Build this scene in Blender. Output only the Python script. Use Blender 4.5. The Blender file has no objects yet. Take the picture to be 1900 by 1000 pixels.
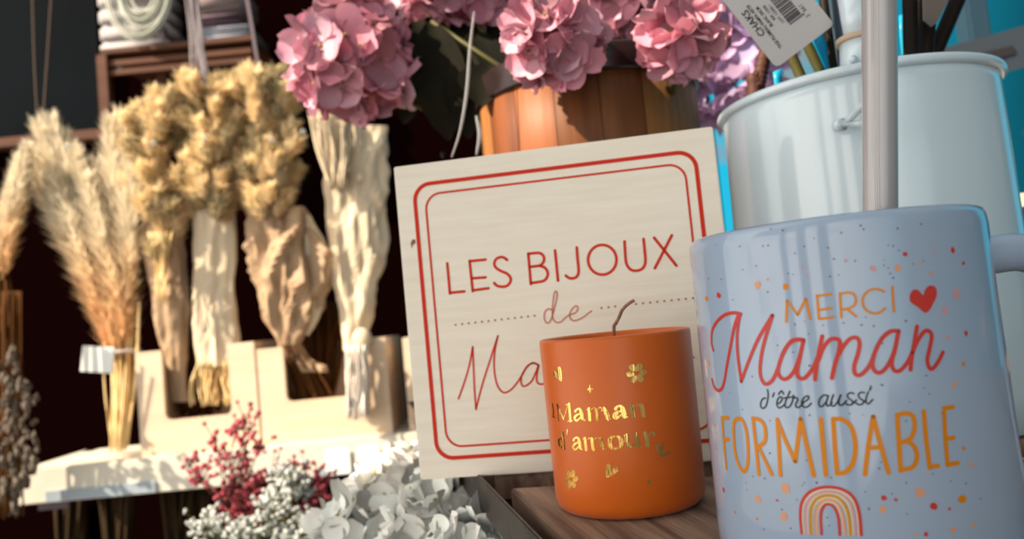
import bpy, bmesh, math, random
from mathutils import Vector, Matrix, noise
R = math.radians
rnd = random.Random(7)
C = bpy.context.scene.collection

# ------------------------------------------------------------------ camera
FPX = 1400.0                       # focal length in pixels of the 1900 x 1000 frame
TZ = 0.75                          # height of the table top
CAM = Vector((0, 0, TZ + 0.0820))
PITCH, ROLL = 3.571, -5.429
ROT = Matrix.Rotation(R(90 + PITCH), 3, 'X') @ Matrix.Rotation(R(ROLL), 3, 'Z')
cd = bpy.data.cameras.new('camera')
cam = bpy.data.objects.new('camera', cd); C.objects.link(cam)
cam.matrix_world = Matrix.Translation(CAM) @ ROT.to_4x4()
cd.sensor_width = 36; cd.lens = 36 * FPX / 1900
cd.clip_start = 0.01
cd.dof.use_dof = True; cd.dof.focus_distance = 0.275; cd.dof.aperture_fstop = 11.5
sc = bpy.context.scene
sc.camera = cam
sc.view_settings.view_transform = 'Standard'; sc.view_settings.look = 'None'
sc.view_settings.exposure = 0.12; sc.view_settings.gamma = 1.0
sc.view_settings.use_curve_mapping = False

# ------------------------------------------------------------------ sky and sun
W = bpy.data.worlds.new('sky'); sc.world = W; W.use_nodes = True
nt = W.node_tree; nt.nodes.clear()
def wn(t, **k):
    n = nt.nodes.new(t)
    for a, b in k.items(): setattr(n, a, b)
    return n
tc = wn('ShaderNodeTexCoord')
sep = wn('ShaderNodeSeparateXYZ'); nt.links.new(tc.outputs['Generated'], sep.inputs[0])
# clouds
mp = wn('ShaderNodeMapping'); mp.inputs['Scale'].default_value = (3.2, 3.2, 7.0)
nt.links.new(tc.outputs['Generated'], mp.inputs[0])
nz = wn('ShaderNodeTexNoise'); nz.inputs['Scale'].default_value = 1.6; nz.inputs['Detail'].default_value = 5
nt.links.new(mp.outputs[0], nz.inputs['Vector'])
cr = wn('ShaderNodeValToRGB'); cr.color_ramp.elements[0].position = .56; cr.color_ramp.elements[1].position = .74
nt.links.new(nz.outputs['Fac'], cr.inputs[0])
# sky: deep cyan ahead, hazy white on the sun's side (behind the camera and to the left)
hz = wn('ShaderNodeVectorMath', operation='DOT_PRODUCT'); hz.inputs[1].default_value = (-.80, -.60, 0)
nt.links.new(tc.outputs['Generated'], hz.inputs[0])
mr = wn('ShaderNodeMapRange'); mr.inputs['From Min'].default_value = .08; mr.inputs['From Max'].default_value = .92
nt.links.new(hz.outputs['Value'], mr.inputs['Value'])
sky = wn('ShaderNodeMix', data_type='RGBA')
sky.inputs['B'].default_value = (3.0, 2.80, 2.55, 1)
mr3 = wn('ShaderNodeMapRange'); mr3.inputs['From Min'].default_value = .42; mr3.inputs['From Max'].default_value = .95; mr3.inputs['To Max'].default_value = .16
nt.links.new(sep.outputs['Z'], mr3.inputs['Value'])
mx0 = wn('ShaderNodeMath', operation='MAXIMUM'); nt.links.new(mr.outputs[0], mx0.inputs[0]); nt.links.new(mr3.outputs[0], mx0.inputs[1])
nt.links.new(mx0.outputs[0], sky.inputs['Factor'])
# ahead the blue deepens to teal towards the right, away from the sunlit haze
mr2 = wn('ShaderNodeMapRange'); mr2.inputs['From Min'].default_value = .30; mr2.inputs['From Max'].default_value = .58
nt.links.new(sep.outputs['X'], mr2.inputs['Value'])
ahead = wn('ShaderNodeMix', data_type='RGBA'); ahead.inputs['A'].default_value = (.02, .50, .74, 1); ahead.inputs['B'].default_value = (.003, .075, .105, 1)
band = wn('ShaderNodeValToRGB')         # a bright clear strip of sky low in the east
for p_, v_ in ((.0, 1), (.76, 1), (.80, 0), (.89, 0), (.93, 1)):
    e_ = band.color_ramp.elements.new(p_) if p_ not in (0, 1) else band.color_ramp.elements[0]
    e_.color = (v_, v_, v_, 1)
nt.links.new(sep.outputs['X'], band.inputs[0])
beh = wn('ShaderNodeMath', operation='LESS_THAN'); beh.inputs[1].default_value = 0; nt.links.new(sep.outputs['Y'], beh.inputs[0])
mr4 = wn('ShaderNodeMath', operation='MAXIMUM'); nt.links.new(band.outputs[0], mr4.inputs[0]); nt.links.new(beh.outputs[0], mr4.inputs[1])
mn = wn('ShaderNodeMath', operation='MULTIPLY'); nt.links.new(mr2.outputs[0], mn.inputs[0]); nt.links.new(mr4.outputs[0], mn.inputs[1])
zen = wn('ShaderNodeMapRange'); zen.inputs['From Min'].default_value = .42; zen.inputs['From Max'].default_value = .75; zen.inputs['To Max'].default_value = .8
nt.links.new(sep.outputs['Z'], zen.inputs['Value'])       # the blue deepens overhead
mx1 = wn('ShaderNodeMath', operation='MAXIMUM'); nt.links.new(mn.outputs[0], mx1.inputs[0]); nt.links.new(zen.outputs[0], mx1.inputs[1])
nt.links.new(mx1.outputs[0], ahead.inputs['Factor']); nt.links.new(ahead.outputs['Result'], sky.inputs['A'])
cl = wn('ShaderNodeMix', data_type='RGBA'); cl.inputs['B'].default_value = (.34, .28, .22, 1)
nt.links.new(cr.outputs[0], cl.inputs['Factor']); nt.links.new(sky.outputs['Result'], cl.inputs['A'])
bgn = wn('ShaderNodeBackground'); bgn.inputs['Strength'].default_value = 1.0
nt.links.new(cl.outputs['Result'], bgn.inputs['Color'])
wo = wn('ShaderNodeOutputWorld'); nt.links.new(bgn.outputs[0], wo.inputs[0])

SUN_EL, SUN_AZ = 40.0, -64.0       # azimuth: negative = sun to the left of straight behind the camera
sd = bpy.data.lights.new('sun', 'SUN'); sd.energy = 11.5; sd.angle = R(.55); sd.color = (1, .85, .65)
sun = bpy.data.objects.new('sun', sd); C.objects.link(sun)
sdir = Vector((math.sin(R(-SUN_AZ)) * math.cos(R(SUN_EL)), math.cos(R(SUN_AZ)) * math.cos(R(SUN_EL)), -math.sin(R(SUN_EL))))
sun.rotation_euler = sdir.to_track_quat('-Z', 'Y').to_euler()
sun.location = (-1, -2, 3)

# ------------------------------------------------------------------ helpers
def ray(px, py): return ROT @ Vector(((px - 950) / FPX, (500 - py) / FPX, -1.0))
def P(px, py, Y):                  # the point of the place on the vertical plane at distance Y
    d = ray(px, py); return CAM + d * (Y / d.y)
def onz(px, py, z=TZ):
    d = ray(px, py); return CAM + d * ((z - CAM.z) / d.z)
def mpp(Y): return Y / FPX         # metres per pixel at distance Y

def tag(o, label=None, cat=None, group=None, kind=None):
    if label: o['label'] = label
    if cat: o['category'] = cat
    if group: o['group'] = group
    if kind: o['kind'] = kind
    return o
def empty(name, loc, label, cat, group=None, rot=None):
    o = bpy.data.objects.new(name, None); C.objects.link(o); o.location = loc
    o.empty_display_size = .02
    if rot: o.rotation_euler = rot
    return tag(o, label, cat, group)
def finish(name, bm, mat, parent=None, smooth=True, world=True, label=None):
    me = bpy.data.meshes.new(name); bm.normal_update(); bm.to_mesh(me); bm.free()
    mats = mat if isinstance(mat, (list, tuple)) else [mat]
    for m in mats: me.materials.append(m)
    for p in me.polygons: p.use_smooth = smooth
    o = bpy.data.objects.new(name, me); C.objects.link(o)
    if parent:
        o.parent = parent
        if world: o.matrix_parent_inverse = mw(parent).inverted()
    if label: o['label'] = label
    return o
def mw(o):                         # world matrix without waiting for the depsgraph
    m = o.matrix_basis.copy()
    return (mw(o.parent) @ o.matrix_parent_inverse @ m) if o.parent else m
def child_mesh(name, me, parent, M):   # shared mesh, local matrix in the parent's space
    o = bpy.data.objects.new(name, me); C.objects.link(o); o.parent = parent; o.matrix_basis = M
    return o
def mesh_only(name, bm, mat, smooth=True):
    me = bpy.data.meshes.new(name); bm.normal_update(); bm.to_mesh(me); bm.free()
    for m in (mat if isinstance(mat, (list, tuple)) else [mat]): me.materials.append(m)
    for p in me.polygons: p.use_smooth = smooth
    return me

def lathe(bm, prof, seg=64, c=(0, 0, 0), mi=0):     # prof: [(r, z)]
    c = Vector(c); rings = []
    for r, z in prof:
        if r < 1e-6: rings.append([bm.verts.new(c + Vector((0, 0, z)))])
        else: rings.append([bm.verts.new(c + Vector((r * math.cos(2 * math.pi * i / seg), r * math.sin(2 * math.pi * i / seg), z))) for i in range(seg)])
    for a, b in zip(rings, rings[1:]):
        for i in range(seg):
            j = (i + 1) % seg
            q = [a[0] if len(a) == 1 else a[i], a[0] if len(a) == 1 else a[j], b[0] if len(b) == 1 else b[j], b[0] if len(b) == 1 else b[i]]
            q = list(dict.fromkeys(q))
            try: f = bm.faces.new(q); f.material_index = mi
            except ValueError: pass
def tube(bm, pts, rad, seg=8, cap=True, mi=0, flat=1.0):
    pts = [Vector(p) for p in pts]; n = len(pts)
    rads = rad if isinstance(rad, (list, tuple)) else [rad] * n
    rings = []; up = None
    for i, p in enumerate(pts):
        t = (pts[min(i + 1, n - 1)] - pts[max(i - 1, 0)])
        t = t.normalized() if t.length > 1e-9 else Vector((0, 0, 1))
        if up is None:
            up = t.orthogonal().normalized()
        else:
            up = (up - t * up.dot(t));
            up = up.normalized() if up.length > 1e-6 else t.orthogonal().normalized()
        s = t.cross(up)
        rings.append([bm.verts.new(p + (up * math.cos(2 * math.pi * k / seg) * flat + s * math.sin(2 * math.pi * k / seg)) * rads[i]) for k in range(seg)])
    for a, b in zip(rings, rings[1:]):
        for k in range(seg):
            f = bm.faces.new((a[k], a[(k + 1) % seg], b[(k + 1) % seg], b[k])); f.material_index = mi
    if cap:
        for rg in (rings[0][::-1], rings[-1]):
            try: f = bm.faces.new(rg); f.material_index = mi
            except ValueError: pass
def box(bm, lo, hi, M=None, mi=0, bev=0):
    vs = [Vector((x, y, z)) for x in (lo[0], hi[0]) for y in (lo[1], hi[1]) for z in (lo[2], hi[2])]
    if M: vs = [M @ v for v in vs]
    v = [bm.verts.new(p) for p in vs]
    fs = []
    for q in ((0, 1, 3, 2), (4, 6, 7, 5), (0, 4, 5, 1), (2, 3, 7, 6), (0, 2, 6, 4), (1, 5, 7, 3)):
        f = bm.faces.new([v[i] for i in q]); f.material_index = mi; fs.append(f)
    if bev:
        es = list({e for f in fs for e in f.edges})
        bmesh.ops.bevel(bm, geom=es, offset=bev, segments=2, affect='EDGES')
def prism(bm, poly, y0, y1, M=None):     # polygon in xz, extruded along y
    a = [Vector((x, y0, z)) for x, z in poly]; b = [Vector((x, y1, z)) for x, z in poly]
    if M: a = [M @ p for p in a]; b = [M @ p for p in b]
    va = [bm.verts.new(p) for p in a]; vb = [bm.verts.new(p) for p in b]
    bm.faces.new(va); bm.faces.new(vb[::-1])
    for i in range(len(va)):
        j = (i + 1) % len(va)
        bm.faces.new((va[j], va[i], vb[i], vb[j]))
def catmull(pts, n=6, closed=False):
    pts = [Vector(p) for p in pts]; out = []; m = len(pts)
    if m < 3 and not closed: 
        return pts
    rng = range(m) if closed else range(m - 1)
    for i in rng:
        p1, p2 = pts[i], pts[(i + 1) % m]
        p0 = pts[i - 1] if (i > 0 or closed) else p1 * 2 - p2
        p3 = pts[(i + 2) % m] if (i + 2 < m or closed) else p2 * 2 - p1
        for k in range(n):
            t = k / n
            out.append(.5 * ((2 * p1) + (p2 - p0) * t + (2 * p0 - 5 * p1 + 4 * p2 - p3) * t * t + (3 * p1 - p0 - 3 * p2 + p3) * t ** 3))
    if not closed: out.append(pts[-1])
    return out

# ---- materials
def material(name, col, rough=.5, metal=0, coat=0, bump=None, var=None, sss=0, trans=0, spec=.5, sheen=0, col_attr=None, alpha=1, translucent=0, ior=1.45):
    m = bpy.data.materials.new(name); m.use_nodes = True
    n = m.node_tree; b = n.nodes['Principled BSDF']
    b.inputs['Base Color'].default_value = (*col, 1); b.inputs['Roughness'].default_value = rough
    b.inputs['Metallic'].default_value = metal; b.inputs['Coat Weight'].default_value = coat
    b.inputs['Coat Roughness'].default_value = .06
    b.inputs['Specular IOR Level'].default_value = spec; b.inputs['IOR'].default_value = ior
    b.inputs['Transmission Weight'].default_value = trans; b.inputs['Alpha'].default_value = alpha
    b.inputs['Sheen Weight'].default_value = sheen
    if sss:
        b.inputs['Subsurface Weight'].default_value = sss; b.inputs['Subsurface Radius'].default_value = (.02, .008, .004)
        b.inputs['Subsurface Scale'].default_value = .3
    t = n.nodes.new('ShaderNodeTexCoord')
    if var:      # (colour2, scale xyz, detail, low, high)
        c2, s, lo, hi = var
        mpn = n.nodes.new('ShaderNodeMapping'); mpn.inputs['Scale'].default_value = s
        nzn = n.nodes.new('ShaderNodeTexNoise'); nzn.inputs['Scale'].default_value = 1; nzn.inputs['Detail'].default_value = 5
        rp = n.nodes.new('ShaderNodeValToRGB'); rp.color_ramp.elements[0].position = lo; rp.color_ramp.elements[1].position = hi
        rp.color_ramp.elements[0].color = (*col, 1); rp.color_ramp.elements[1].color = (*c2, 1)
        n.links.new(t.outputs['Object'], mpn.inputs[0]); n.links.new(mpn.outputs[0], nzn.inputs['Vector'])
        n.links.new(nzn.outputs['Fac'], rp.inputs[0]); n.links.new(rp.outputs[0], b.inputs['Base Color'])
        src = rp.outputs[0]
    else: src = None
    if col_attr:
        a = n.nodes.new('ShaderNodeVertexColor'); a.layer_name = col_attr
        mx = n.nodes.new('ShaderNodeMix'); mx.data_type = 'RGBA'; mx.blend_type = 'MULTIPLY'; mx.inputs['Factor'].default_value = 1
        if src: n.links.new(src, mx.inputs['A'])
        else: mx.inputs['A'].default_value = (*col, 1)
        n.links.new(a.outputs[0], mx.inputs['B']); n.links.new(mx.outputs['Result'], b.inputs['Base Color'])
        src = mx.outputs['Result']
    if bump:     # (scale xyz, strength)
        s, st = bump
        mpn = n.nodes.new('ShaderNodeMapping'); mpn.inputs['Scale'].default_value = s
        nzn = n.nodes.new('ShaderNodeTexNoise'); nzn.inputs['Scale'].default_value = 1; nzn.inputs['Detail'].default_value = 4
        bp = n.nodes.new('ShaderNodeBump'); bp.inputs['Strength'].default_value = st; bp.inputs['Distance'].default_value = .002
        n.links.new(t.outputs['Object'], mpn.inputs[0]); n.links.new(mpn.outputs[0], nzn.inputs['Vector'])
        n.links.new(nzn.outputs['Fac'], bp.inputs['Height']); n.links.new(bp.outputs[0], b.inputs['Normal'])
    if translucent:
        tr = n.nodes.new('ShaderNodeBsdfTranslucent'); tr.inputs[0].default_value = (*col, 1)
        if src: n.links.new(src, tr.inputs[0])
        ms = n.nodes.new('ShaderNodeMixShader'); ms.inputs[0].default_value = translucent
        o = n.nodes['Material Output']
        n.links.new(b.outputs[0], ms.inputs[1]); n.links.new(tr.outputs[0], ms.inputs[2]); n.links.new(ms.outputs[0], o.inputs[0])
    return m
def s2l(r, g, b): return tuple(((c / 255) / 12.92 if c / 255 <= .04045 else ((c / 255 + .055) / 1.055) ** 2.4) for c in (r, g, b))

M = {}
M['sign'] = material('pale_plywood', (.86, .79, .68), .6, var=((.79, .71, .60), (25, 25, 260), .3, .75), bump=((60, 60, 900), .08))
M['red_ink'] = material('red_ink', (.60, .035, .016), .6, spec=.1)
M['faint_red'] = material('pale_red_ink', (.55, .16, .10), .6)
M['brown_dot'] = material('brown_ink', (.33, .12, .07), .6)
M['glass_orange'] = material('orange_frosted_glass', (.58, .11, .004), .34, sheen=.22, spec=.4, var=((.53, .095, .004), (30, 30, 30), .3, .7))
M['glass_orange'].node_tree.nodes['Principled BSDF'].inputs['Sheen Tint'].default_value = (1, .55, .52, 1)
M['wax'] = material('cream_wax', (.85, .55, .35), .5, sss=.3)
M['wick'] = material('burnt_cotton_wick', (.36, .17, .10), .9, bump=((900, 900, 900), .5), var=((.22, .10, .06), (700, 700, 300), .4, .6))
M['gold'] = material('gold_foil', (.74, .44, .12), .14, metal=1, bump=((260, 260, 30), .3))
M['mug'] = material('speckled_glaze', (.31, .39, .515), .10, coat=.35, spec=.5)
M['mug_red'] = material('coral_red_glaze', (.50, .045, .035), .25, spec=.25)
M['mug_orange'] = material('orange_glaze', (.60, .20, .006), .25, spec=.25)
M['mug_black'] = material('black_glaze', (.012, .017, .02), .25, spec=.25)
M['mug_peach'] = material('peach_glaze', (.62, .30, .18), .25, spec=.25)
M['mug_pink'] = material('pink_glaze', (.52, .30, .31), .25, spec=.25)
M['mug_cream'] = material('cream_glaze', (.62, .52, .42), .25, spec=.25)
M['mug_mustard'] = material('mustard_glaze', (.50, .24, .015), .25, spec=.25)
M['mug_dot'] = material('dark_speck_glaze', (.08, .10, .15), .25, spec=.25)
M['can'] = material('white_enamel', (.58, .69, .76), .22, coat=.8, bump=((9, 9, 3), .05))
M['can_dark'] = material('can_inside', (.16, .18, .19), .5)
M['table_wood'] = material('weathered_oak', (.36, .225, .15), .62, var=((.11, .06, .04), (130, 9, 60), .35, .62), bump=((240, 14, 60), .5))
M['rim_metal'] = material('worn_steel', (.085, .066, .054), .42, metal=.6, var=((.03, .022, .018), (60, 60, 60), .4, .7), bump=((120, 120, 120), .15))
M['barrel'] = material('varnished_stave', (.31, .135, .042), .5, spec=.25, col_attr='tone', var=((.17, .07, .022), (90, 90, 6), .35, .7), bump=((200, 200, 12), .15))
M['band'] = material('dark_iron_band', (.022, .012, .012), .25, metal=.3)
M['petal'] = material('pink_petal', (.78, .33, .43), .42, translucent=.2, col_attr='tone', bump=((240, 240, 240), .15), sheen=.1)
M['lilac'] = material('lilac_petal', (.74, .46, .74), .42, translucent=.35, col_attr='tone', bump=((240, 240, 240), .15))
M['white_petal'] = material('white_petal', (.96, .94, .89), .45, translucent=.1, col_attr='tone', bump=((240, 240, 240), .15))
M['eye'] = material('floret_eye', (.30, .22, .05), .6)
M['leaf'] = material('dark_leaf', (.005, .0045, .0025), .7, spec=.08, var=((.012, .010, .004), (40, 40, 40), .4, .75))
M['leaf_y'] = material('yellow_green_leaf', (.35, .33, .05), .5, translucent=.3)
M['stem'] = material('olive_stem', (.06, .055, .014), .5, spec=.25)
M['stem_dark'] = material('dark_stem', (.010, .006, .004), .6, spec=.15)
M['stem_brown'] = material('brown_ribbed_stem', (.07, .028, .02), .6, spec=.2)
M['tag'] = material('white_card', (.50, .475, .475), .55)
M['black_ink'] = material('black_ink', (.02, .015, .018), .6)
M['film'] = material('clear_film', (.8, .85, .9), .12, spec=1.0, alpha=.45)
M['film_blue'] = material('blue_tinted_film', (.03, .55, .80), .25, spec=.8, translucent=.55, bump=((60, 60, 12), .6))
M['pampas'] = material('pampas_fluff', (.96, .86, .70), .9, translucent=.45, col_attr='tone')
M['straw'] = material('straw', (.88, .68, .36), .7, var=((.66, .44, .18), (30, 30, 30), .35, .7))
M['oat'] = material('oat_heads', (.98, .84, .58), .8, translucent=.35, col_attr='tone', var=((.92, .68, .38), (60, 60, 60), .35, .7))
M['kraft'] = material('kraft_paper', (.46, .31, .19), .75, var=((.34, .22, .13), (12, 12, 12), .3, .7), bump=((30, 30, 30), .25), translucent=.1)
M['kraft_pale'] = material('pale_kraft_paper', (.64, .52, .37), .75, bump=((30, 30, 30), .25), translucent=.1)
M['box'] = material('beech_board', (.68, .53, .39), .6, var=((.62, .46, .32), (8, 8, 60), .3, .7))
M['shelf'] = material('cream_shelf', (.62, .57, .48), .5)
M['rail'] = material('grey_price_rail', (.30, .35, .40), .4)
M['card'] = material('price_card', (.85, .85, .80), .5)
M['wall'] = material('dark_maroon_wall', (.003, .0006, .0006), .95, spec=0)
M['slate'] = material('slate_board', (.0022, .0036, .0046), .8, spec=.03, var=((.0036, .0056, .008), (3, 3, 3), .35, .7))
M['frame_wood'] = material('reddish_pine', (.10, .035, .016), .6, spec=.2, var=((.065, .022, .010), (6, 6, 40), .3, .7))
M['rope'] = material('pale_rope', (.42, .42, .36), .8)
M['linen'] = material('grey_linen', (.22, .23, .27), .9, bump=((80, 80, 80), .4))
M['linen_w'] = material('dusty_linen', (.30, .27, .27), .9, bump=((60, 60, 60), .4))
M['raffia'] = material('raffia_strand', (.50, .44, .42), .7)
M['waxflower'] = material('raspberry_buds', (.55, .075, .11), .5, translucent=.15, col_attr='tone')
M['gyp'] = material('white_buds', (.72, .75, .72), .6, translucent=.15, col_attr='tone')
M['statice'] = material('dusty_statice', (.17, .13, .10), .8, col_attr='tone', translucent=.1)
M['amber'] = material('amber_stalk', (.085, .034, .010), .8, spec=.05)
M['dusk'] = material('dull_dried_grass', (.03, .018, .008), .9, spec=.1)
M['zinc'] = material('zinc', (.3, .32, .33), .4, metal=.8)
M['floor'] = material('grey_paving', (.20, .18, .16), .8, var=((.14, .13, .12), (3, 3, 3), .3, .7))
M['sun_blocker'] = material('sun_blocker_canvas', (.55, .50, .44), .8)
M['navy'] = material('dark_blue_panel', (.018, .045, .07), .45)
M['cream_paint'] = material('cream_paint', (.70, .66, .48), .6, var=((.42, .48, .16), (16, 16, 7), .5, .72))
M['blue_paint'] = material('bright_blue_paint', (.012, .20, .34), .4)
M['knob'] = material('brown_knob', (.10, .045, .03), .5)

# ------------------------------------------------------------------ surfaces that carry print
class Plane:
    def __init__(s, o, u, v): s.o, s.u, s.v, s.n = Vector(o), Vector(u).normalized(), Vector(v).normalized(), Vector(u).cross(Vector(v)).normalized()
    def uv(s, px, py):
        d = ray(px, py); t = (s.o - CAM).dot(s.n) / d.dot(s.n); q = CAM + d * t - s.o
        return Vector((q.dot(s.u), q.dot(s.v)))
    def pt(s, uv, off=.0002): return s.o + s.u * uv[0] + s.v * uv[1] + s.n * off
class Cyl:       # vertical, radius varies linearly with height
    def __init__(s, c, z0, r0, z1, r1): s.c, s.z0, s.r0, s.z1, s.r1 = Vector((c[0], c[1])), z0, r0, z1, r1
    def r(s, z): return s.r0 + (s.r1 - s.r0) * (z - s.z0) / (s.z1 - s.z0)
    def uv(s, px, py):
        d = ray(px, py); r = s.r1
        for _ in range(6):
            a = d.x ** 2 + d.y ** 2; ox, oy = CAM.x - s.c.x, CAM.y - s.c.y
            b = ox * d.x + oy * d.y; k = ox * ox + oy * oy - r * r
            disc = b * b - a * k
            t = (-b - math.sqrt(disc)) / a if disc > 0 else -b / a
            z = CAM.z + d.z * t; r = s.r(z)
        th = math.atan2(CAM.y + d.y * t - s.c.y, CAM.x + d.x * t - s.c.x)
        th = (th + math.pi / 2 + math.pi) % (2 * math.pi) - math.pi      # 0 faces -Y
        return Vector((th * s.r1, z))
    def pt(s, uv, off=.00012):
        th = uv[0] / s.r1 - math.pi / 2; r = s.r(uv[1]) + off
        return Vector((s.c.x + r * math.cos(th), s.c.y + r * math.sin(th), uv[1]))
def ribbon(bm, S, uvs, w, off=None, mi=0, closed=False, cap=True):
    n = len(uvs); ws = w if isinstance(w, (list, tuple)) else [w] * n
    kw = {} if off is None else dict(off=off)
    prev = None; first = None
    for i in range(n):
        a = uvs[(i - 1) % n] if closed else uvs[max(i - 1, 0)]; b = uvs[(i + 1) % n] if closed else uvs[min(i + 1, n - 1)]
        t = b - a
        t = t.normalized() if t.length > 1e-9 else Vector((1, 0))
        # cut the mitre so that turns keep their width
        nn = Vector((-t.y, t.x)); h = ws[i] / 2
        if 0 < i < n - 1 or closed:
            t1 = (uvs[i] - a); t1 = t1.normalized() if t1.length > 1e-9 else t
            c = abs(nn.dot(Vector((-t1.y, t1.x)))); h = h / max(c, .6)
        cur = (bm.verts.new(S.pt(uvs[i] + nn * h, **kw)), bm.verts.new(S.pt(uvs[i] - nn * h, **kw)))
        if prev:
            f = bm.faces.new((prev[0], prev[1], cur[1], cur[0])); f.material_index = mi
        else: first = cur
        prev = cur
    if closed:
        f = bm.faces.new((prev[0], prev[1], first[1], first[0])); f.material_index = mi
    elif cap:
        for e in (0, n - 1): disc(bm, S, uvs[e], ws[e] / 2, ws[e] / 2, off, mi)
def disc(bm, S, c, ru, rv, off=None, mi=0, ang=0, k=10, wob=0):
    kw = {} if off is None else dict(off=off * 1.02)
    vs = []
    for i in range(k):
        a = 2 * math.pi * i / k; q = 1 + wob * rnd.uniform(-1, 1)
        x, y = ru * math.cos(a) * q, rv * math.sin(a) * q
        vs.append(bm.verts.new(S.pt(c + Vector((x * math.cos(ang) - y * math.sin(ang), x * math.sin(ang) + y * math.cos(ang))), **kw)))
    f = bm.faces.new(vs); f.material_index = mi
def fill(bm, S, uvs, off=None, mi=0):
    kw = {} if off is None else dict(off=off)
    c = sum(uvs, Vector((0, 0))) / len(uvs)
    vc = bm.verts.new(S.pt(c, **kw)); vs = [bm.verts.new(S.pt(p, **kw)) for p in uvs]
    for i in range(len(vs)):
        f = bm.faces.new((vc, vs[i], vs[(i + 1) % len(vs)])); f.material_index = mi
def strokes(bm, S, lines, org, k, wpx, Y, smooth=5, off=None, mi=0, closed=()):
    """lines read off the photograph (crop origin org, crop scale k), laid on surface S as strokes wpx wide"""
    for i, ln in enumerate(lines):
        var = len(ln[0]) == 3
        q = [(*p, 0) if not var else p for p in ln]
        cl_ = i in closed
        q = catmull(q, smooth, cl_) if (smooth and len(q) > 2) else [Vector(p) for p in q]
        if not smooth or len(q) == 2:      # straight pieces: subdivide so they follow curved surfaces
            r = []
            for a, b in zip(q, q[1:]): r += [a.lerp(b, t / 6) for t in range(6)]
            q = r + [q[-1]]
        uvs = [S.uv(org[0] + p[0] / k, org[1] + p[1] / k) for p in q]
        ws = [p[2] / k * mpp(Y) for p in q] if var else [wpx * mpp(Y)] * len(q)
        ribbon(bm, S, uvs, ws, off, mi, closed=cl_)
def poly(*pts): return list(pts)

# ------------------------------------------------------------------ setting
bm = bmesh.new(); box(bm, (-4, -3.5, -.05), (4, 6, 0)); tag(finish('floor', bm, M['floor'], smooth=False), kind='structure')
bm = bmesh.new(); box(bm, (-4, 1.95, 0), (.56, 2.05, 3.0)); tag(finish('wall_back', bm, M['wall'], smooth=False), kind='structure')
# unseen canvas slab, added out of view to keep the sun off the table
BLOCK_H = 2.15; BLOCK_Y = .535 + (TZ - BLOCK_H) / math.tan(R(SUN_EL)) * math.cos(R(SUN_AZ))
bm = bmesh.new(); box(bm, (-3.4, BLOCK_Y - 1.6, BLOCK_H), (2.4, BLOCK_Y, BLOCK_H + .02))
box(bm, (-3.4, BLOCK_Y - .012, BLOCK_H - .12), (2.4, BLOCK_Y, BLOCK_H))
tag(finish('unseen_sun_blocker', bm, M['sun_blocker'], smooth=False), kind='structure')

for i, x in enumerate((-.80, -.45, -.20, .62)):       # dark posts added out of view, to reflect as streaks in foil and glaze
    bm = bmesh.new(); box(bm, (x - .035, BLOCK_Y - .20, 0), (x + .035, BLOCK_Y - .13, BLOCK_H), bev=.004)
    tag(finish('streak_post_%d' % (i + 1), bm, M['band'], smooth=False), kind='structure')

# ------------------------------------------------------------------ table
SX, SY, SYAW, SW, SH, ST = -.0594, .4089, -8.453, .1712, .1697, .010
e0, e1 = onz(898, 889.5), onz(1005.8, 1000)
ed = (e0 - e1); ed.z = 0; ed.normalize()                 # along the left edge, away from the camera
er = Vector((ed.y, -ed.x, 0))                            # to the right, across the boards
TM = Matrix.Translation(Vector((e1.x, e1.y, TZ))) @ Matrix((( er.x, ed.x, 0, 0), (er.y, ed.y, 0, 0), (0, 0, 1, 0), (0, 0, 0, 1)))
tb = empty('display_table', (e1.x, e1.y, 0), 'weathered wooden display table with a worn steel edge, under mug and candle', 'table')
T_IN, T_OUT, T_W = -.75, .56, .66                        # near end, far end, width
sn = Vector((-math.sin(R(SYAW)), math.cos(R(SYAW)), 0))       # the sign's facing line: the boards stop in front of it, a dark slot follows
s0 = Vector((SX, SY, TZ))
slot = -(onz(990, 904) - s0).dot(sn)                            # width of the slot
gap = (onz(1000, 957.5) - e1).dot(er)                           # open joint along the steel strip
for part_ in ('front', 'rear'):
    for k in range(6):
        bm = bmesh.new(); w = (T_W - gap) / 6
        box(bm, (gap + k * w + .0006, T_IN, -.014), (gap + (k + 1) * w - .0006, T_OUT, 0), TM, bev=.0008)
        co = s0 + sn * (-slot if part_ == 'front' else .0055)
        r_ = bmesh.ops.bisect_plane(bm, geom=bm.verts[:] + bm.edges[:] + bm.faces[:], plane_co=co, plane_no=sn if part_ == 'front' else -sn, clear_outer=True)
        ed_ = [e for e in r_['geom_cut'] if isinstance(e, bmesh.types.BMEdge)]
        if ed_: bmesh.ops.contextual_create(bm, geom=ed_)
        for v_ in bm.verts: v_.co = TM.inverted() @ v_.co
        if not bm.verts: bm.free(); continue
        o = finish('board', bm, M['table_wood'], smooth=False)
        o.parent = tb; o.matrix_parent_inverse = mw(tb).inverted(); o.matrix_basis = TM
bm = bmesh.new(); box(bm, (0, T_IN, -.0175), (T_W, T_OUT, -.0142), TM); finish('tray', bm, M['stem_dark'], tb, smooth=False)
rim = bmesh.new()
for lo_, hi_ in (((-.0018, T_IN - .0018), (0, T_OUT + .0018)), ((T_W, T_IN - .0018), (T_W + .0018, T_OUT + .0018)), ((0, T_IN - .0018), (T_W, T_IN)), ((0, T_OUT), (T_W, T_OUT + .0018))):
    box(rim, (*lo_, -.0175), (*hi_, .0008), TM, bev=.0005)
finish('steel_edge', rim, M['rim_metal'], tb, smooth=False)
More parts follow.
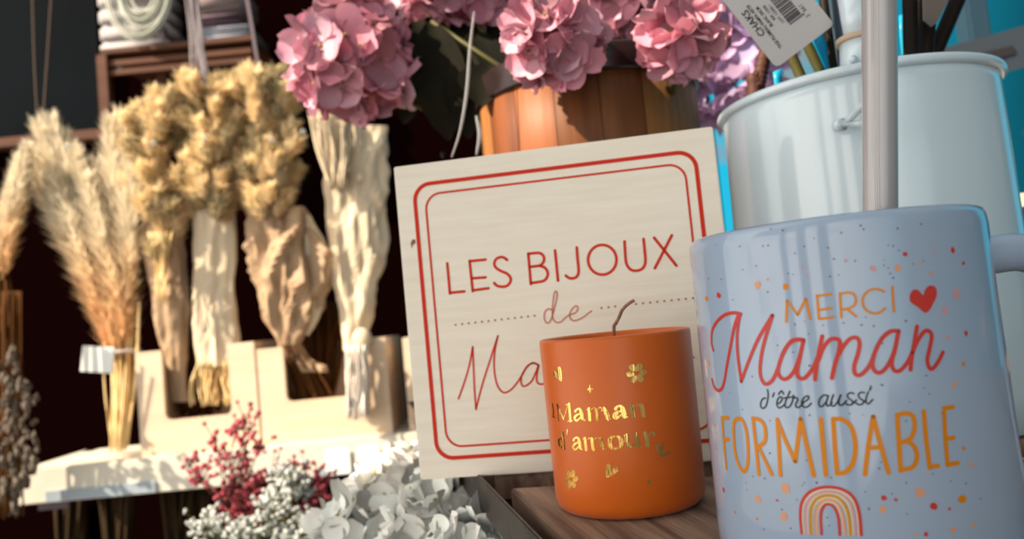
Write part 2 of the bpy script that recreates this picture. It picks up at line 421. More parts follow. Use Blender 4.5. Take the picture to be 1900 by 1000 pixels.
for x, y in ((.03, T_IN + .03), (T_W - .03, T_IN + .03), (.03, T_OUT - .03), (T_W - .03, T_OUT - .03)):
    bm = bmesh.new(); box(bm, (x - .025, y - .025, -TZ), (x + .025, y + .025, -.0175), TM, bev=.003)
    finish('leg', bm, M['rim_metal'], tb, smooth=False)

# ------------------------------------------------------------------ wooden sign
u = Vector((math.cos(R(SYAW)), math.sin(R(SYAW)), 0)); v = Vector((0, 0, 1))
SP = Plane((SX, SY, TZ), u, v)
sg = empty('wooden_sign', (SX, SY, TZ), 'square pale plywood sign with red border and LES BIJOUX lettering, standing behind the candle', 'sign')
bm = bmesh.new()
Ms = Matrix.Translation((SX, SY, TZ)) @ Matrix.Rotation(R(SYAW), 4, 'Z')
box(bm, (0, 0, 0), (SW, ST, SH), Ms, bev=.0006)
panel = finish('panel', bm, M['sign'], sg, smooth=False)
def rrect(x0, y0, x1, y1, r):
    out = []
    for cx, cy, a0 in ((x1 - r, y1 - r, 0), (x0 + r, y1 - r, 90), (x0 + r, y0 + r, 180), (x1 - r, y0 + r, 270)):
        for k in range(9):
            a = R(a0 + k * 90 / 8); out.append(Vector((cx + r * math.cos(a), cy + r * math.sin(a))))
    return out
o_tl, o_br = SP.uv(764, 348), SP.uv(830, 854)
mo = .0105; mi_ = .0175
bm = bmesh.new()
ribbon(bm, SP, rrect(mo, mo, SW - mo, SH - mo - .001, .009), .0021, closed=True)
ribbon(bm, SP, rrect(mi_ - .0012, mi_ - .0012, SW - mi_ + .0012, SH - mi_ + .0002, .0085), .0011, closed=True)
finish('printed_border', bm, M['red_ink'], panel, label='red double-line border with rounded corners')
YS = .40
bm = bmesh.new()
A, kA = (810, 420), 7.144
strokes(bm, SP, [[(142, 490), (178, 890)], [(178, 880), (370, 862)],
                 [(438, 455), (480, 860)], [(438, 462), (650, 440)], [(462, 690), (650, 675)], [(478, 848), (690, 820)],
                 [(1215, 360), (1250, 765)], [(1570, 318), (1610, 720)]], A, kA, 5.0, YS, smooth=0)
strokes(bm, SP, [[(935, 445), (890, 412), (840, 410), (790, 435), (765, 490), (785, 545), (850, 590), (930, 625), (980, 680), (975, 740), (930, 790), (860, 800), (800, 785), (765, 750)],
                 [(1215, 365), (1290, 355), (1370, 355), (1415, 390), (1425, 440), (1405, 490), (1360, 520), (1230, 538)],
                 [(1360, 522), (1430, 545), (1470, 600), (1470, 660), (1430, 715), (1360, 735), (1250, 752)]], A, kA, 5.0, YS)
B, kB = (1040, 420), 7.144
strokes(bm, SP, [[(215, 280), (225, 420), (238, 550), (236, 625), (205, 675), (150, 690), (105, 680), (70, 652)],
                 [(553 + 188 * math.cos(a * math.pi / 12), 443 + 197 * math.sin(a * math.pi / 12)) for a in range(24)],
                 [(848, 200), (856, 330), (866, 460), (890, 530), (940, 578), (1000, 588), (1065, 572), (1110, 525), (1125, 450), (1115, 320), (1100, 168)]], B, kB, 5.0, YS, closed=(1,))
strokes(bm, SP, [[(1240, 150), (1535, 520)], [(1475, 118), (1250, 555)]], B, kB, 5.0, YS, smooth=0)
finish('lettering', bm, M['red_ink'], panel, label='red capitals reading LES BIJOUX')
bm = bmesh.new(); D, kD = (990, 530), 8.636
strokes(bm, SP, [[(305, 395), (250, 372), (200, 395), (172, 460), (180, 550), (215, 600), (260, 575), (295, 500), (325, 400), (360, 250), (378, 130), (358, 90), (330, 130), (308, 300), (300, 430), (310, 520), (345, 575), (395, 592), (450, 570), (520, 505), (585, 465), (660, 440), (705, 390), (705, 335), (665, 330), (610, 385), (580, 460), (595, 530), (640, 560), (700, 552), (790, 510), (860, 455), (930, 405)]],
        D, kD, 2.6, YS)
finish('lettering', bm, M['faint_red'], panel, label='thin pale red script reading de')
bm = bmesh.new(); Ee, kE = (820, 540), 4.167
strokes(bm, SP, [[(128, 832), (175, 700), (215, 560), (238, 430)], [(238, 430), (243, 560), (252, 760), (263, 915)], [(263, 915), (310, 730), (380, 510), (433, 345)],
                 [(433, 345), (412, 440), (402, 560), (415, 680), (440, 750), (480, 785), (530, 765), (580, 710), (625, 640), (660, 580), (705, 558), (745, 570)],
                 [(745, 570), (700, 555), (650, 595), (615, 660), (615, 720), (640, 735), (690, 700), (725, 630), (748, 575), (733, 650), (740, 710), (790, 715), (850, 650), (880, 590), (870, 710), (910, 620), (950, 575), (965, 620), (955, 700), (1000, 610), (1040, 570), (1055, 610), (1045, 690), (1075, 705), (1130, 660), (1190, 560)],
                 [(1270, 545), (1230, 530), (1180, 570), (1150, 640), (1165, 700), (1210, 690), (1260, 600), (1275, 540), (1262, 640), (1290, 700), (1340, 660), (1390, 540), (1380, 660), (1430, 560), (1480, 520), (1500, 560), (1490, 650), (1530, 665), (1600, 610), (1700, 550), (1945, 512)]], Ee, kE, 3.2, YS)
finish('lettering', bm, M['red_ink'], panel, label='large red handwriting beginning Ma, passing behind the candle')
bm = bmesh.new()
for k in range(13): disc(bm, SP, SP.uv(845.5 + k * 12.2, 602.5 - k * 1.4), .00062, .00055)
for px, py in ((1116, 571.5), (1129, 570), (1141.5, 568.5)): disc(bm, SP, SP.uv(px, py), .00062, .00055)
for k in range(12): disc(bm, SP, SP.uv(1180 + k * 13.2, 564 - k * 1.35), .00062, .00055)
finish('dotted_line', bm, M['brown_dot'], panel, label='brown dotted writing line')
bm = bmesh.new(); disc(bm, SP, SP.uv(767, 449), .0011, .0018, wob=.3); disc(bm, SP, SP.uv(764, 455), .0005, .0013, wob=.3)
finish('chip', bm, M['wick'], panel, label='small brown chip in the border')

# ------------------------------------------------------------------ candle
CX, CY, CH = .0405, .323, .0709
cs = empty('candle', (CX, CY, TZ), 'orange frosted glass candle with gold foil Maman d\'amour lettering, in front of the sign', 'candle')
bm = bmesh.new()
rT, rB = .0319, .0312
lathe(bm, [(0, .0), (.0255, 0), (.0285, .0006), (.0303, .0022), (rB, .0050), (rB + .0002, .02), (rT, CH - .0012), (rT - .0004, CH - .0003), (rT - .0011, CH), (rT - .0019, CH - .0005), (rT - .0024, CH - .0014), (rT - .0026, CH - .012)], 96, (CX, CY, TZ))
glass = finish('glass', bm, M['glass_orange'], cs)
bm = bmesh.new(); lathe(bm, [(0, CH - .0145), (rT - .0036, CH - .0145), (rT - .0026, CH - .0132), (rT - .0026, CH - .03)], 64, (CX, CY, TZ)); finish('wax', bm, M['wax'], cs)
bm = bmesh.new()
wp = [Vector((CX, CY, TZ + CH - .015))] + [P(px, py, CY) for px, py in ((1139, 612), (1143, 600), (1149, 588), (1154, 576), (1162, 567), (1170, 561), (1177, 557))]
tube(bm, catmull(wp, 4), [.0006] + [.00075] * 20 + [.0006] * 8 if False else .00072, 8)
finish('wick', bm, M['wick'], cs)
CS = Cyl((CX, CY), TZ + .005, rB, TZ + CH, rT)
G, kG = (1010, 730), 8.333
bm = bmesh.new()
# 'Maman' : thick stems, hairline joins (third number = stroke width in crop pixels)
strokes(bm, CS, [[(95, 165, 16), (105, 200, 16), (100, 240, 14)], [(128, 160, 30), (143, 260, 34), (140, 350, 30)], [(110, 352, 14), (170, 372, 14)],
                 [(195, 165, 14), (213, 280, 14), (222, 425, 16)], [(200, 165, 26), (245, 270, 44), (300, 395, 30)], [(300, 395, 10), (330, 300, 10), (365, 180, 12)],
                 [(385, 160, 44), (395, 280, 50), (405, 425, 50)], [(335, 175, 14), (400, 155, 14)], [(365, 428, 14), (440, 418, 14)]], G, kG, 0, .295, smooth=3)
strokes(bm, CS, [[(480, 275, 42), (490, 262, 34), (520, 235, 24), (555, 250, 50), (580, 320, 64), (590, 380, 60), (625, 412, 26)], [(555, 310, 16), (500, 335, 34), (470, 375, 44), (500, 420, 34), (560, 375, 20)],
                 [(690, 235, 50), (700, 320, 56), (705, 405, 56)], [(660, 250, 14), (700, 225, 14)], [(725, 250, 14), (770, 218, 16), (795, 240, 20)], [(800, 240, 40), (815, 320, 46), (820, 405, 46)], [(830, 240, 14), (860, 212, 16), (880, 225, 18)]], G, kG, 0, .295, smooth=3)
H, kH = (1110, 730), 7.143
strokes(bm, CS, [[(75, 195, 40), (105, 250, 62), (135, 330, 56), (155, 335, 24)], [(45, 230, 12), (70, 185, 20)],
                 [(230, 205, 46), (250, 175, 30), (290, 165, 30), (320, 195, 56), (340, 260, 62), (350, 305, 56), (385, 310, 18)], [(310, 230, 16), (250, 255, 46), (215, 295, 58), (240, 325, 40), (310, 280, 20)],
                 [(440, 160, 54), (455, 230, 62), (460, 305, 60)], [(410, 178, 14), (450, 150, 18)], [(480, 180, 12), (530, 145, 18), (560, 155, 30)], [(570, 160, 56), (590, 225, 58), (600, 290, 54), (625, 300, 18)]], H, kH, 0, .295, smooth=3)
# d'amour
strokes(bm, CS, [[(255, 690, 22), (225, 720, 40), (235, 800, 44), (265, 845, 24)], [(265, 845, 18), (275, 780, 18), (262, 690, 16)], [(285, 605, 42), (300, 720, 50), (310, 855, 46)], [(250, 620, 14), (300, 598, 14)], [(360, 565, 30), (352, 640, 10)],
                 [(455, 725, 40), (460, 705, 30), (495, 680, 26), (530, 700, 50), (550, 780, 62), (560, 840, 54), (590, 868, 20)], [(530, 750, 16), (470, 785, 34), (445, 830, 42), (480, 868, 30), (535, 820, 20)],
                 [(625, 690, 44), (640, 780, 54), (650, 868, 54)], [(600, 705, 14), (640, 680, 14)], [(660, 715, 14), (700, 688, 20), (725, 700, 26)], [(735, 700, 50), (750, 790, 56), (760, 865, 54)], [(765, 720, 14), (800, 690, 16), (840, 690, 20)], [(865, 700, 54), (890, 790, 60), (915, 850, 50), (945, 850, 16)]], G, kG, 0, .295, smooth=3)
strokes(bm, CS, [[(225, 565, 22), (165, 595, 48), (148, 650, 62), (170, 710, 50), (230, 730, 26), (290, 700, 50), (305, 635, 62), (280, 585, 48)],
                 [(375, 555, 54), (385, 640, 58), (400, 695, 40), (440, 705, 26), (490, 660, 14)], [(500, 540, 54), (515, 620, 58), (530, 690, 54), (560, 690, 16)], [(345, 555, 14), (400, 545, 14)], [(475, 545, 14), (520, 532, 14)],
                 [(620, 530, 54), (640, 610, 58), (650, 685, 58)], [(590, 540, 14), (640, 520, 14)], [(660, 570, 14), (690, 525, 26), (720, 520, 34), (735, 545, 40)]], H, kH, 0, .295, smooth=3, closed=(0,))
finish('foil_lettering', bm, M['gold'], glass, label="gold foil lettering reading Maman d'amour")
def icon(pts, org, k, name, label, smooth=4, extra=None):
    bm = bmesh.new(); q = catmull([(*p, 0) for p in pts], smooth, True) if smooth else [Vector((*p, 0)) for p in pts]
    fill(bm, CS, [CS.uv(org[0] + p.x / k, org[1] + p.y / k) for p in q])
    if extra: extra(bm)
    finish(name, bm, M['gold'], glass, label=label)
I, kI = (1010, 660), 7.917
icon([(150, 225), (140, 270), (165, 310), (215, 350), (255, 378), (262, 320), (255, 220), (235, 165), (205, 165), (195, 225), (180, 250), (165, 225)], I, kI, 'foil_heart', 'gold foil heart at upper left', 3)
icon([(670, 415), (685, 470), (725, 490), (690, 505), (678, 553), (660, 510), (618, 492), (655, 475)], I, kI, 'foil_star', 'small gold foil star above the lettering', 0)
fl = []
for a in range(36):
    t = 2 * math.pi * a / 36; r_ = 112 + 58 * math.cos(6 * t + .6); fl.append((1350 + r_ * 1.0 * math.cos(t), 255 + r_ * .95 * math.sin(t)))
def flower_ring(pts_c, sx, sy, org, k, name, label):
    bm = bmesh.new(); N = 96; inner = []; outer = []
    for a in range(N):
        t = 2 * math.pi * a / N
        r_ = .55 + .72 * abs(math.cos(3 * t + .3)) ** .55; outer.append(CS.uv(org[0] + (pts_c[0] + sx * r_ * math.cos(t)) / k, org[1] + (pts_c[1] + sy * r_ * math.sin(t)) / k))
        hx = .36 * 16 * math.sin(t + math.pi / 2) ** 3 / 16; hy = -.36 * (13 * math.cos(t + math.pi / 2) - 5 * math.cos(2 * t + math.pi) - 2 * math.cos(3 * t + 3 * math.pi / 2) - math.cos(4 * t)) / 16
        inner.append(CS.uv(org[0] + (pts_c[0] + sx * hx) / k, org[1] + (pts_c[1] + sy * hy) / k))
    vo = [bm.verts.new(CS.pt(p)) for p in outer]; vi = [bm.verts.new(CS.pt(p)) for p in inner]
    for a in range(N):
        b = (a + 1) % N; bm.faces.new((vo[a], vo[b], vi[b], vi[a]))
    finish(name, bm, M['gold'], glass, label=label)
flower_ring((1352, 255), 122, 122, I, kI, 'foil_flower', 'gold foil flower with a heart cut out, upper right')
J, kJ = (1030, 840), 8.636
flower_ring((265, 425), 84, 128, J, kJ, 'foil_flower', 'gold foil flower at lower left')
icon([(835, 180), (808, 230), (812, 320), (825, 395), (880, 385), (950, 340), (1010, 290), (1012, 240), (975, 222), (935, 250), (905, 270), (895, 210), (870, 175)], J, kJ, 'foil_heart', 'gold foil heart below the lettering', 3)
icon([(1515, 385), (1530, 440), (1560, 455), (1530, 475), (1525, 535), (1500, 480), (1470, 465), (1500, 445)], J, kJ, 'foil_star', 'faint small gold star at lower right', 0)
def leaves_extra(bm):
    for pts in ([(825, 820), (815, 740), (845, 660), (870, 640), (865, 720), (840, 790)], [(820, 835), (870, 790), (935, 770), (960, 765), (920, 815), (870, 838)]):
        fill(bm, CS, [CS.uv(H[0] + p.x / kH, H[1] + p.y / kH) for p in catmull([(*p, 0) for p in pts], 3, True)])
    strokes(bm, CS, [[(840, 700), (822, 800), (775, 875)]], H, kH, 1.2, .295)
icon([(810, 820), (775, 760), (762, 690), (785, 660), (810, 700), (822, 770)], H, kH, 'foil_sprig', 'gold foil leaf sprig beside the lettering', 3, leaves_extra)

# ------------------------------------------------------------------ mug
MX, MY, MR, MH = .1023, .2423, .0438, .1012
mg = empty('mug', (MX, MY, TZ), 'speckled pale blue-grey mug with red, orange and black French lettering, right of the candle', 'mug')
bm = bmesh.new()
rb_ = MR + .0004
lathe(bm, [(0, .0008), (.030, .0008), (.033, 0), (.038, 0), (.0418, .0010), (.0434, .0026), (rb_, .0052), (rb_, .011), (MR, MH - .005), (MR - .0002, MH - .0022), (MR - .0009, MH - .0006), (MR - .0019, MH), (MR - .0030, MH - .0006), (MR - .0037, MH - .002), (MR - .0039, MH - .006), (MR - .0037, .012), (.034, .0055), (0, .005)], 128, (MX, MY, TZ))
MS = Cyl((MX, MY), TZ + .011, rb_, TZ + MH - .004, MR)
# specks and dots of the glaze belong to the body
SPK = [(285, 270, 6), (300, 390, 5), (370, 370, 6), (405, 268, 7), (432, 265, 6), (445, 180, 7), (507, 188, 7), (570, 305, 6), (618, 270, 6), (668, 228, 5), (740, 278, 7), (770, 335, 6), (808, 200, 7), (880, 345, 6), (908, 162, 9), (922, 182, 6), (1097, 178, 8), (1218, 155, 7), (1050, 265, 6), (1075, 268, 6), (1105, 290, 6), (1030, 340, 5), (1028, 368, 6), (1050, 382, 6), (1060, 410, 7), (1075, 432, 7), (750, 425, 7), (795, 418, 6), (535, 410, 6), (560, 415, 5), (430, 505, 7), (190, 440, 6), (125, 435, 6), (165, 262, 5), (570, 672, 8), (620, 655, 5), (715, 676, 6), (820, 664, 7), (912, 675, 7), (975, 680, 7), (645, 885, 8), (480, 780, 6), (1020, 770, 7), (960, 990, 8), (1020, 985, 7), (1140, 655, 8), (350, 940, 6), (1245, 935, 6), (345, 840, 6), (250, 545, 6), (935, 635, 6), (1230, 345, 6), (1180, 360, 6), (640, 720, 5), (560, 815, 6), (290, 620, 5)]
SPK2 = [(255, 150, 6), (325, 240, 7), (180, 370, 6), (480, 303, 7), (925, 262, 7), (700, 272, 8), (1240, 305, 7), (1260, 200, 6), (1100, 100, 6), (1090, 570, 9), (1100, 535, 6), (820, 622, 7), (740, 650, 9), (672, 652, 7), (660, 665, 6), (450, 625, 8), (385, 615, 6), (478, 485, 9), (685, 525, 7), (545, 800, 7), (630, 745, 7), (595, 905, 8), (445, 910, 7), (1032, 795, 8), (1010, 700, 6), (1160, 712, 6), (800, 845, 6), (810, 890, 6), (1240, 650, 7), (1245, 825, 7), (1575, 655, 7), (1490, 640, 6), (185, 580, 8), (170, 690, 6), (345, 650, 5), (1340, 120, 6), (1370, 155, 6), (1440, 260, 6), (225, 925, 6), (1000, 270, 5), (1390, 600, 6), (1655, 740, 6), (350, 690, 6)]
COL = {0: 'mug', 1: 'mug_dot', 2: 'mug_red', 3: 'mug_orange', 4: 'mug_peach', 5: 'mug_pink'}
Lm, kL = (1270, 360), 2.778
Nm, kN = (1270, 680), 3.016
def spot(org, k, x, y, r_, mi, stretch=1.0):
    disc(bm, MS, MS.uv(org[0] + x / k, org[1] + y / k), r_ / k * mpp(.2) , r_ * stretch / k * mpp(.2), .00008, mi, rnd.uniform(0, 3), 9, .22)
for x, y, r_ in SPK: spot(Lm, kL, x, y, r_ * .72, 1, rnd.uniform(.7, 1.2))
for x, y, r_ in SPK2: spot(Nm, kN, x, y, r_ * .72, 1, rnd.uniform(.7, 1.2))
for x, y, r_, c in [(1383, 290, 16, 2), (1135, 310, 12, 2), (1283, 293, 9, 5), (1213, 358, 8, 4), (972, 383, 15, 5), (1097, 380, 16, 4), (1275, 410, 14, 5), (1437, 357, 10, 2), (830, 343, 9, 5), (612, 372, 7, 5), (635, 420, 7, 5), (378, 470, 20, 4), (430, 440, 9, 5), (520, 477, 16, 3), (177, 522, 18, 2), (115, 540, 17, 3), (57, 512, 9, 2), (1400, 515, 25, 5), (1342, 600, 18, 5), (1450, 718, 14, 2), (1358, 738, 10, 4), (1438, 877, 12, 3), (1388, 985, 13, 4), (125, 870, 17, 4), (95, 685, 9, 5), (98, 785, 8, 4)]: spot(Lm, kL, x, y, r_, c, 1.15)
for x, y, r_, c in [(1510, 100, 15, 4), (1560, 457, 11, 3), (1605, 550, 13, 4), (565, 682, 27, 4), (410, 742, 22, 4), (520, 748, 8, 2), (558, 838, 22, 4), (408, 853, 9, 3), (220, 690, 16, 2), (1115, 735, 15, 2), (1183, 745, 9, 2), (1107, 798, 18, 4), (1318, 705, 24, 4), (1395, 782, 19, 2), (1553, 742, 22, 3), (1482, 795, 8, 2), (1618, 890, 14, 4), (1505, 912, 16, 4), (1350, 938, 12, 2), (1295, 940, 9, 4), (285, 815, 9, 3), (170, 330, 10, 4), (175, 440, 9, 4), (180, 460, 8, 5), (88, 130, 8, 2)]: spot(Nm, kN, x, y, r_, c, 1.15)
for _ in range(260):       # the far side carries the same speckle
    th = rnd.uniform(R(95), R(265)); z = TZ + rnd.uniform(.012, MH - .008)
    c = 1 if rnd.random() < .75 else rnd.choice((2, 3, 4, 5)); s_ = .0004 if c == 1 else rnd.uniform(.0006, .0017)
    disc(bm, MS, Vector((th * MS.r1, z)), s_, s_, .00008, c, 0, 9, .22)
mug_body = finish('body', bm, [M[COL[i]] for i in range(6)], mg)
# handle: C shape to the right, a flattened round section
bm = bmesh.new()
ha = R(1.0)
hx = Vector((math.cos(ha), math.sin(ha), 0)); hc = Vector((MX, MY, TZ))
hp = [hc + hx * a + Vector((0, 0, b)) for a, b in ((MR - .002, .0865), (MR + .006, .087), (MR + .018, .0870), (MR + .028, .081), (MR + .0335, .068), (MR + .0345, .052), (MR + .031, .035), (MR + .022, .021), (MR + .009, .0125), (MR - .002, .0095))]
tube(bm, catmull(hp, 6), .0062, 16, flat=1.0)
finish('handle', bm, M['mug'], mg)
YM = .2
bm = bmesh.new(); Q, kQ = (1300, 500), 4.167
S2, kS2 = (1520, 500), 4.167
strokes(bm, MS, [[(662, 405), (668, 240)], [(668, 240), (750, 350)], [(750, 350), (812, 228)], [(812, 228), (848, 385)], [(900, 200), (915, 380)]], Q, kQ, 4.6, YM, smooth=0)
strokes(bm, MS, [[(-15, 205), (90, 190)], [(0, 312), (92, 298)], [(0, 382), (110, 368)], [(160, 185), (172, 370)], [(215, 305), (285, 362)], [(565, 135), (578, 325)]], S2, kS2, 4.6, YM, smooth=0)
strokes(bm, MS, [[(160, 192), (210, 178), (260, 185), (283, 225), (275, 270), (235, 298), (172, 310)], [(500, 170), (450, 152), (395, 158), (350, 195), (335, 250), (355, 305), (405, 335), (460, 335), (510, 300)]], S2, kS2, 4.6, YM)
finish('lettering', bm, M['mug_orange'], mug_body, label='orange capitals reading MERCI')
bm = bmesh.new()
strokes(bm, MS, [[(100, 625), (85, 560), (92, 470), (130, 400), (190, 350), (260, 335), (312, 345)], [(295, 345), (262, 440), (235, 580), (205, 740), (185, 860), (165, 920), (135, 935), (105, 905), (90, 850)],
                 [(305, 350), (285, 480), (285, 620), (300, 760), (315, 865)], [(315, 865), (380, 690), (450, 530), (555, 355)],
                 [(555, 355), (510, 500), (475, 640), (460, 780), (480, 865), (515, 885), (560, 850), (600, 760), (640, 640), (700, 555), (750, 540), (795, 545)],
                 [(795, 545), (740, 545), (680, 580), (625, 680), (600, 780), (620, 835), (665, 845), (720, 790), (765, 680), (795, 545), (765, 690), (745, 790), (765, 838), (810, 835), (870, 760), (905, 680)],
                 [(940, 515), (915, 640), (895, 760), (885, 850)]], Q, kQ, 7.6, YM)
strokes(bm, MS, [[(-5, 700), (30, 610), (80, 545), (130, 535), (160, 560), (150, 640), (120, 740), (98, 840)], [(150, 660), (190, 590), (240, 535), (290, 528), (312, 570), (300, 650), (272, 740), (275, 800), (310, 818), (360, 780), (400, 720), (430, 640), (480, 540), (545, 480), (612, 475)],
                 [(612, 475), (550, 480), (480, 540), (430, 640), (410, 730), (430, 785), (475, 795), (530, 740), (580, 630), (612, 475), (585, 620), (560, 720), (580, 780), (625, 780), (680, 720), (720, 640)],
                 [(755, 440), (735, 560), (715, 680), (705, 775)], [(720, 640), (760, 550), (810, 480), (850, 478), (868, 520), (850, 620), (835, 700), (850, 760), (880, 762), (925, 700), (955, 640)]], S2, kS2, 7.6, YM)
finish('lettering', bm, M['mug_red'], mug_body, label='large red handwriting reading Maman')
bm = bmesh.new()
hq = [(700, 195), (730, 155), (770, 165), (800, 210), (815, 160), (850, 125), (895, 135), (908, 190), (885, 255), (828, 335), (760, 290), (705, 250)]
fill(bm, MS, [MS.uv(S2[0] + p.x / kS2, S2[1] + p.y / kS2) for p in catmull([(*p, 0) for p in hq], 4, True)])
finish('printed_heart', bm, M['mug_red'], mug_body, label='red heart beside MERCI')
bm = bmesh.new(); T5, k5 = (1400, 700), 7.917
strokes(bm, MS, [[(165, 305), (125, 315), (95, 370), (95, 430), (130, 455), (170, 420), (195, 330), (202, 250), (192, 180)], [(290, 230), (268, 285)], [(355, 250), (395, 200), (430, 245)],
                 [(330, 390), (370, 375), (405, 330), (400, 290), (365, 295), (335, 345), (330, 400), (355, 445), (395, 440), (440, 400)],
                 [(520, 205), (490, 280), (455, 360), (450, 420), (475, 445), (520, 425), (555, 360), (575, 265)], [(435, 305), (580, 285)], [(575, 265), (570, 300), (620, 300), (635, 330), (605, 400), (620, 440), (670, 430), (720, 370)],
                 [(700, 370), (750, 350), (795, 310), (785, 275), (740, 290), (700, 345), (700, 410), (740, 440), (790, 425), (835, 380)],
                 [(1065, 265), (1010, 265), (960, 320), (945, 385), (970, 430), (1020, 405), (1065, 330), (1085, 260), (1060, 350), (1060, 410), (1095, 415), (1140, 370)],
                 [(1160, 255), (1130, 340), (1125, 405), (1165, 420), (1215, 370), (1270, 250), (1240, 340), (1245, 400), (1290, 405), (1350, 340)],
                 [(1460, 240), (1410, 225), (1365, 260), (1385, 310), (1440, 350), (1430, 395), (1380, 405), (1330, 380)], [(1440, 390), (1500, 330)], [(1615, 225), (1565, 220), (1525, 255), (1545, 305), (1600, 345), (1585, 390), (1530, 400), (1480, 370)],
                 [(1590, 380), (1640, 330)], [(1670, 215), (1640, 300), (1640, 370), (1680, 385), (1735, 325)], [(1710, 150), (1690, 190)]], T5, k5, 3.0, YM)
finish('lettering', bm, M['mug_black'], mug_body, label="small black handwriting reading d'être aussi")
bm = bmesh.new(); U, kU = (1320, 700), 5.0
V2, kV = (1540, 700), 5.0
strokes(bm, MS, [[(100, 375), (118, 600), (140, 845)], [(98, 378), (158, 374)], [(118, 580), (160, 575)], [(385, 380), (415, 640), (442, 900)], [(440, 650), (500, 770), (562, 900)],
                 [(612, 390), (628, 650), (642, 910)], [(612, 395), (690, 590), (778, 780)], [(778, 780), (805, 570), (828, 385)], [(828, 385), (890, 650), (950, 910)], [(1015, 385), (1038, 650), (1062, 905)]], U, kU, 8.2, YM, smooth=0)
strokes(bm, MS, [[(240, 385), (290, 400), (325, 500), (340, 640), (340, 780), (320, 860), (290, 865), (250, 800), (220, 680), (208, 530), (210, 430)],
                 [(385, 385), (440, 390), (490, 440), (505, 530), (490, 605), (425, 645)]], U, kU, 8.2, YM, closed=(0,))
strokes(bm, MS, [[(30, 385), (45, 640), (68, 895)], [(400, 365), (355, 640), (325, 900)], [(400, 365), (470, 630), (542, 885)], [(355, 655), (480, 648)], [(622, 345), (638, 600), (655, 865)], [(868, 315), (890, 580), (925, 840)], [(920, 832), (1000, 820)],
                 [(1055, 285), (1068, 560), (1090, 815)], [(1055, 288), (1140, 275)], [(1070, 570), (1145, 560)], [(1088, 808), (1185, 795)]], V2, kV, 8.2, YM, smooth=0)
strokes(bm, MS, [[(30, 388), (110, 390), (190, 450), (230, 570), (235, 690), (205, 810), (140, 880), (68, 890)], [(622, 350), (690, 335), (750, 345), (780, 400), (780, 490), (740, 570), (645, 610)], [(700, 590), (760, 620), (800, 690), (800, 770), (760, 835), (655, 858)]], V2, kV, 8.2, YM)
finish('lettering', bm, M['mug_orange'], mug_body, label='tall orange capitals reading FORMIDABLE')
bm = bmesh.new(); Wb, kW = (1470, 880), 8.333
arcs = [([(150, 910), (128, 640), (150, 440), (250, 290), (400, 215), (560, 195), (740, 220), (890, 300), (985, 430), (1040, 640), (1065, 935)], 5.6, 0),
        ([(228, 910), (212, 700), (222, 500), (300, 360), (430, 285), (560, 265), (720, 290), (850, 380), (920, 510), (960, 720), (972, 930)], 4.6, 3),
        ([(300, 920), (288, 700), (300, 520), (360, 400), (460, 340), (560, 325), (690, 350), (790, 440), (850, 560), (885, 730), (902, 930)], 5.2, 1),
        ([(375, 920), (365, 720), (375, 560), (430, 450), (500, 400), (565, 390), (660, 420), (730, 500), (775, 620), (800, 760), (815, 930)], 4.6, 2),
        ([(455, 925), (442, 720), (450, 580), (500, 480), (565, 460), (640, 500), (690, 590), (720, 720), (735, 935)], 4.8, 4)]
for pts, w_, mi in arcs: strokes(bm, MS, [pts], Wb, kW, w_, YM, mi=mi)
# cream gaps of the printed rainbow lie under its bands
for pts, w_, mi in arcs[:4]:
    q = [(x + (560 - x) * .055, y + (935 - y) * .06) for x, y in pts]
    strokes(bm, MS, [q], Wb, kW, 4.6, YM, mi=5, off=.00009)
finish('printed_rainbow', bm, [M['mug_red'], M['mug_mustard'], M['mug_peach'], M['mug_pink'], M['mug_red'], M['mug_cream']], mug_body, label='rainbow of red, pink, mustard and peach bands')

# ------------------------------------------------------------------ watering can
WX, WY, WR, WH = .2105, .442, .0762, .1915
wc = empty('watering_can', (WX, WY, TZ), 'white enamel watering can holding artificial stems, behind the speckled mug', 'watering can')
bm = bmesh.new()
lathe(bm, [(0, .003), (WR - .006, .003), (WR - .003, 0), (WR, .002), (WR + .0005, .02), (WR - .0005, .10), (WR - .0018, WH - .010), (WR - .0012, WH - .003), (WR - .003, WH - .003), (WR - .0035, WH - .012), (WR - .003, .01), (0, .006)], 96, (WX, WY, TZ))
finish('body', bm, M['can'], wc)
bm = bmesh.new()
tube(bm, [Vector((WX + (WR - .001) * math.cos(a * math.pi / 48), WY + (WR - .001) * math.sin(a * math.pi / 48), TZ + WH - .002)) for a in range(97)], .0028, 10, cap=False)
finish('rolled_rim', bm, M['can'], wc)
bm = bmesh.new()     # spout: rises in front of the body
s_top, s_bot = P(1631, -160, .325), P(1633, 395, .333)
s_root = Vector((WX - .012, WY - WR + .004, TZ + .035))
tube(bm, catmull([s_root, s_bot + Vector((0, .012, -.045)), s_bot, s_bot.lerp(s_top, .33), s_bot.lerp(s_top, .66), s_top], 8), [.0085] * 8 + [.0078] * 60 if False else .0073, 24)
finish('spout', bm, material('shaded_enamel', (.36, .345, .35), .22, coat=.8), wc)  # shade on the white spout is put into this darker enamel colour
bm = bmesh.new()     # wire brace from body to spout
b0 = P(1562, 232, WY - WR * .93)
tube(bm, [b0, P(1580, 218, .362), P(1602, 196, .340), P(1630, 176, .332)], .0016, 10)
tube(bm, [b0, P(1600, 228, .350), P(1630, 222, .337)], .0013, 10)
tube(bm, [b0 + Vector((-.001, .003, .0005)), b0 + Vector((0, -.0012, 0))], .0032, 12)
finish('brace', bm, M['can'], wc)
bm = bmesh.new()     # tubular handle socket on the rim with a cream collar
h0 = P(1602, 118, WY - .052); h1 = P(1588, 20, WY - .05); h2 = P(1560, -120, WY - .02)
tube(bm, [h0 - Vector((0, 0, .012)), h0, P(1600, 72, WY - .052)], .0115, 20)
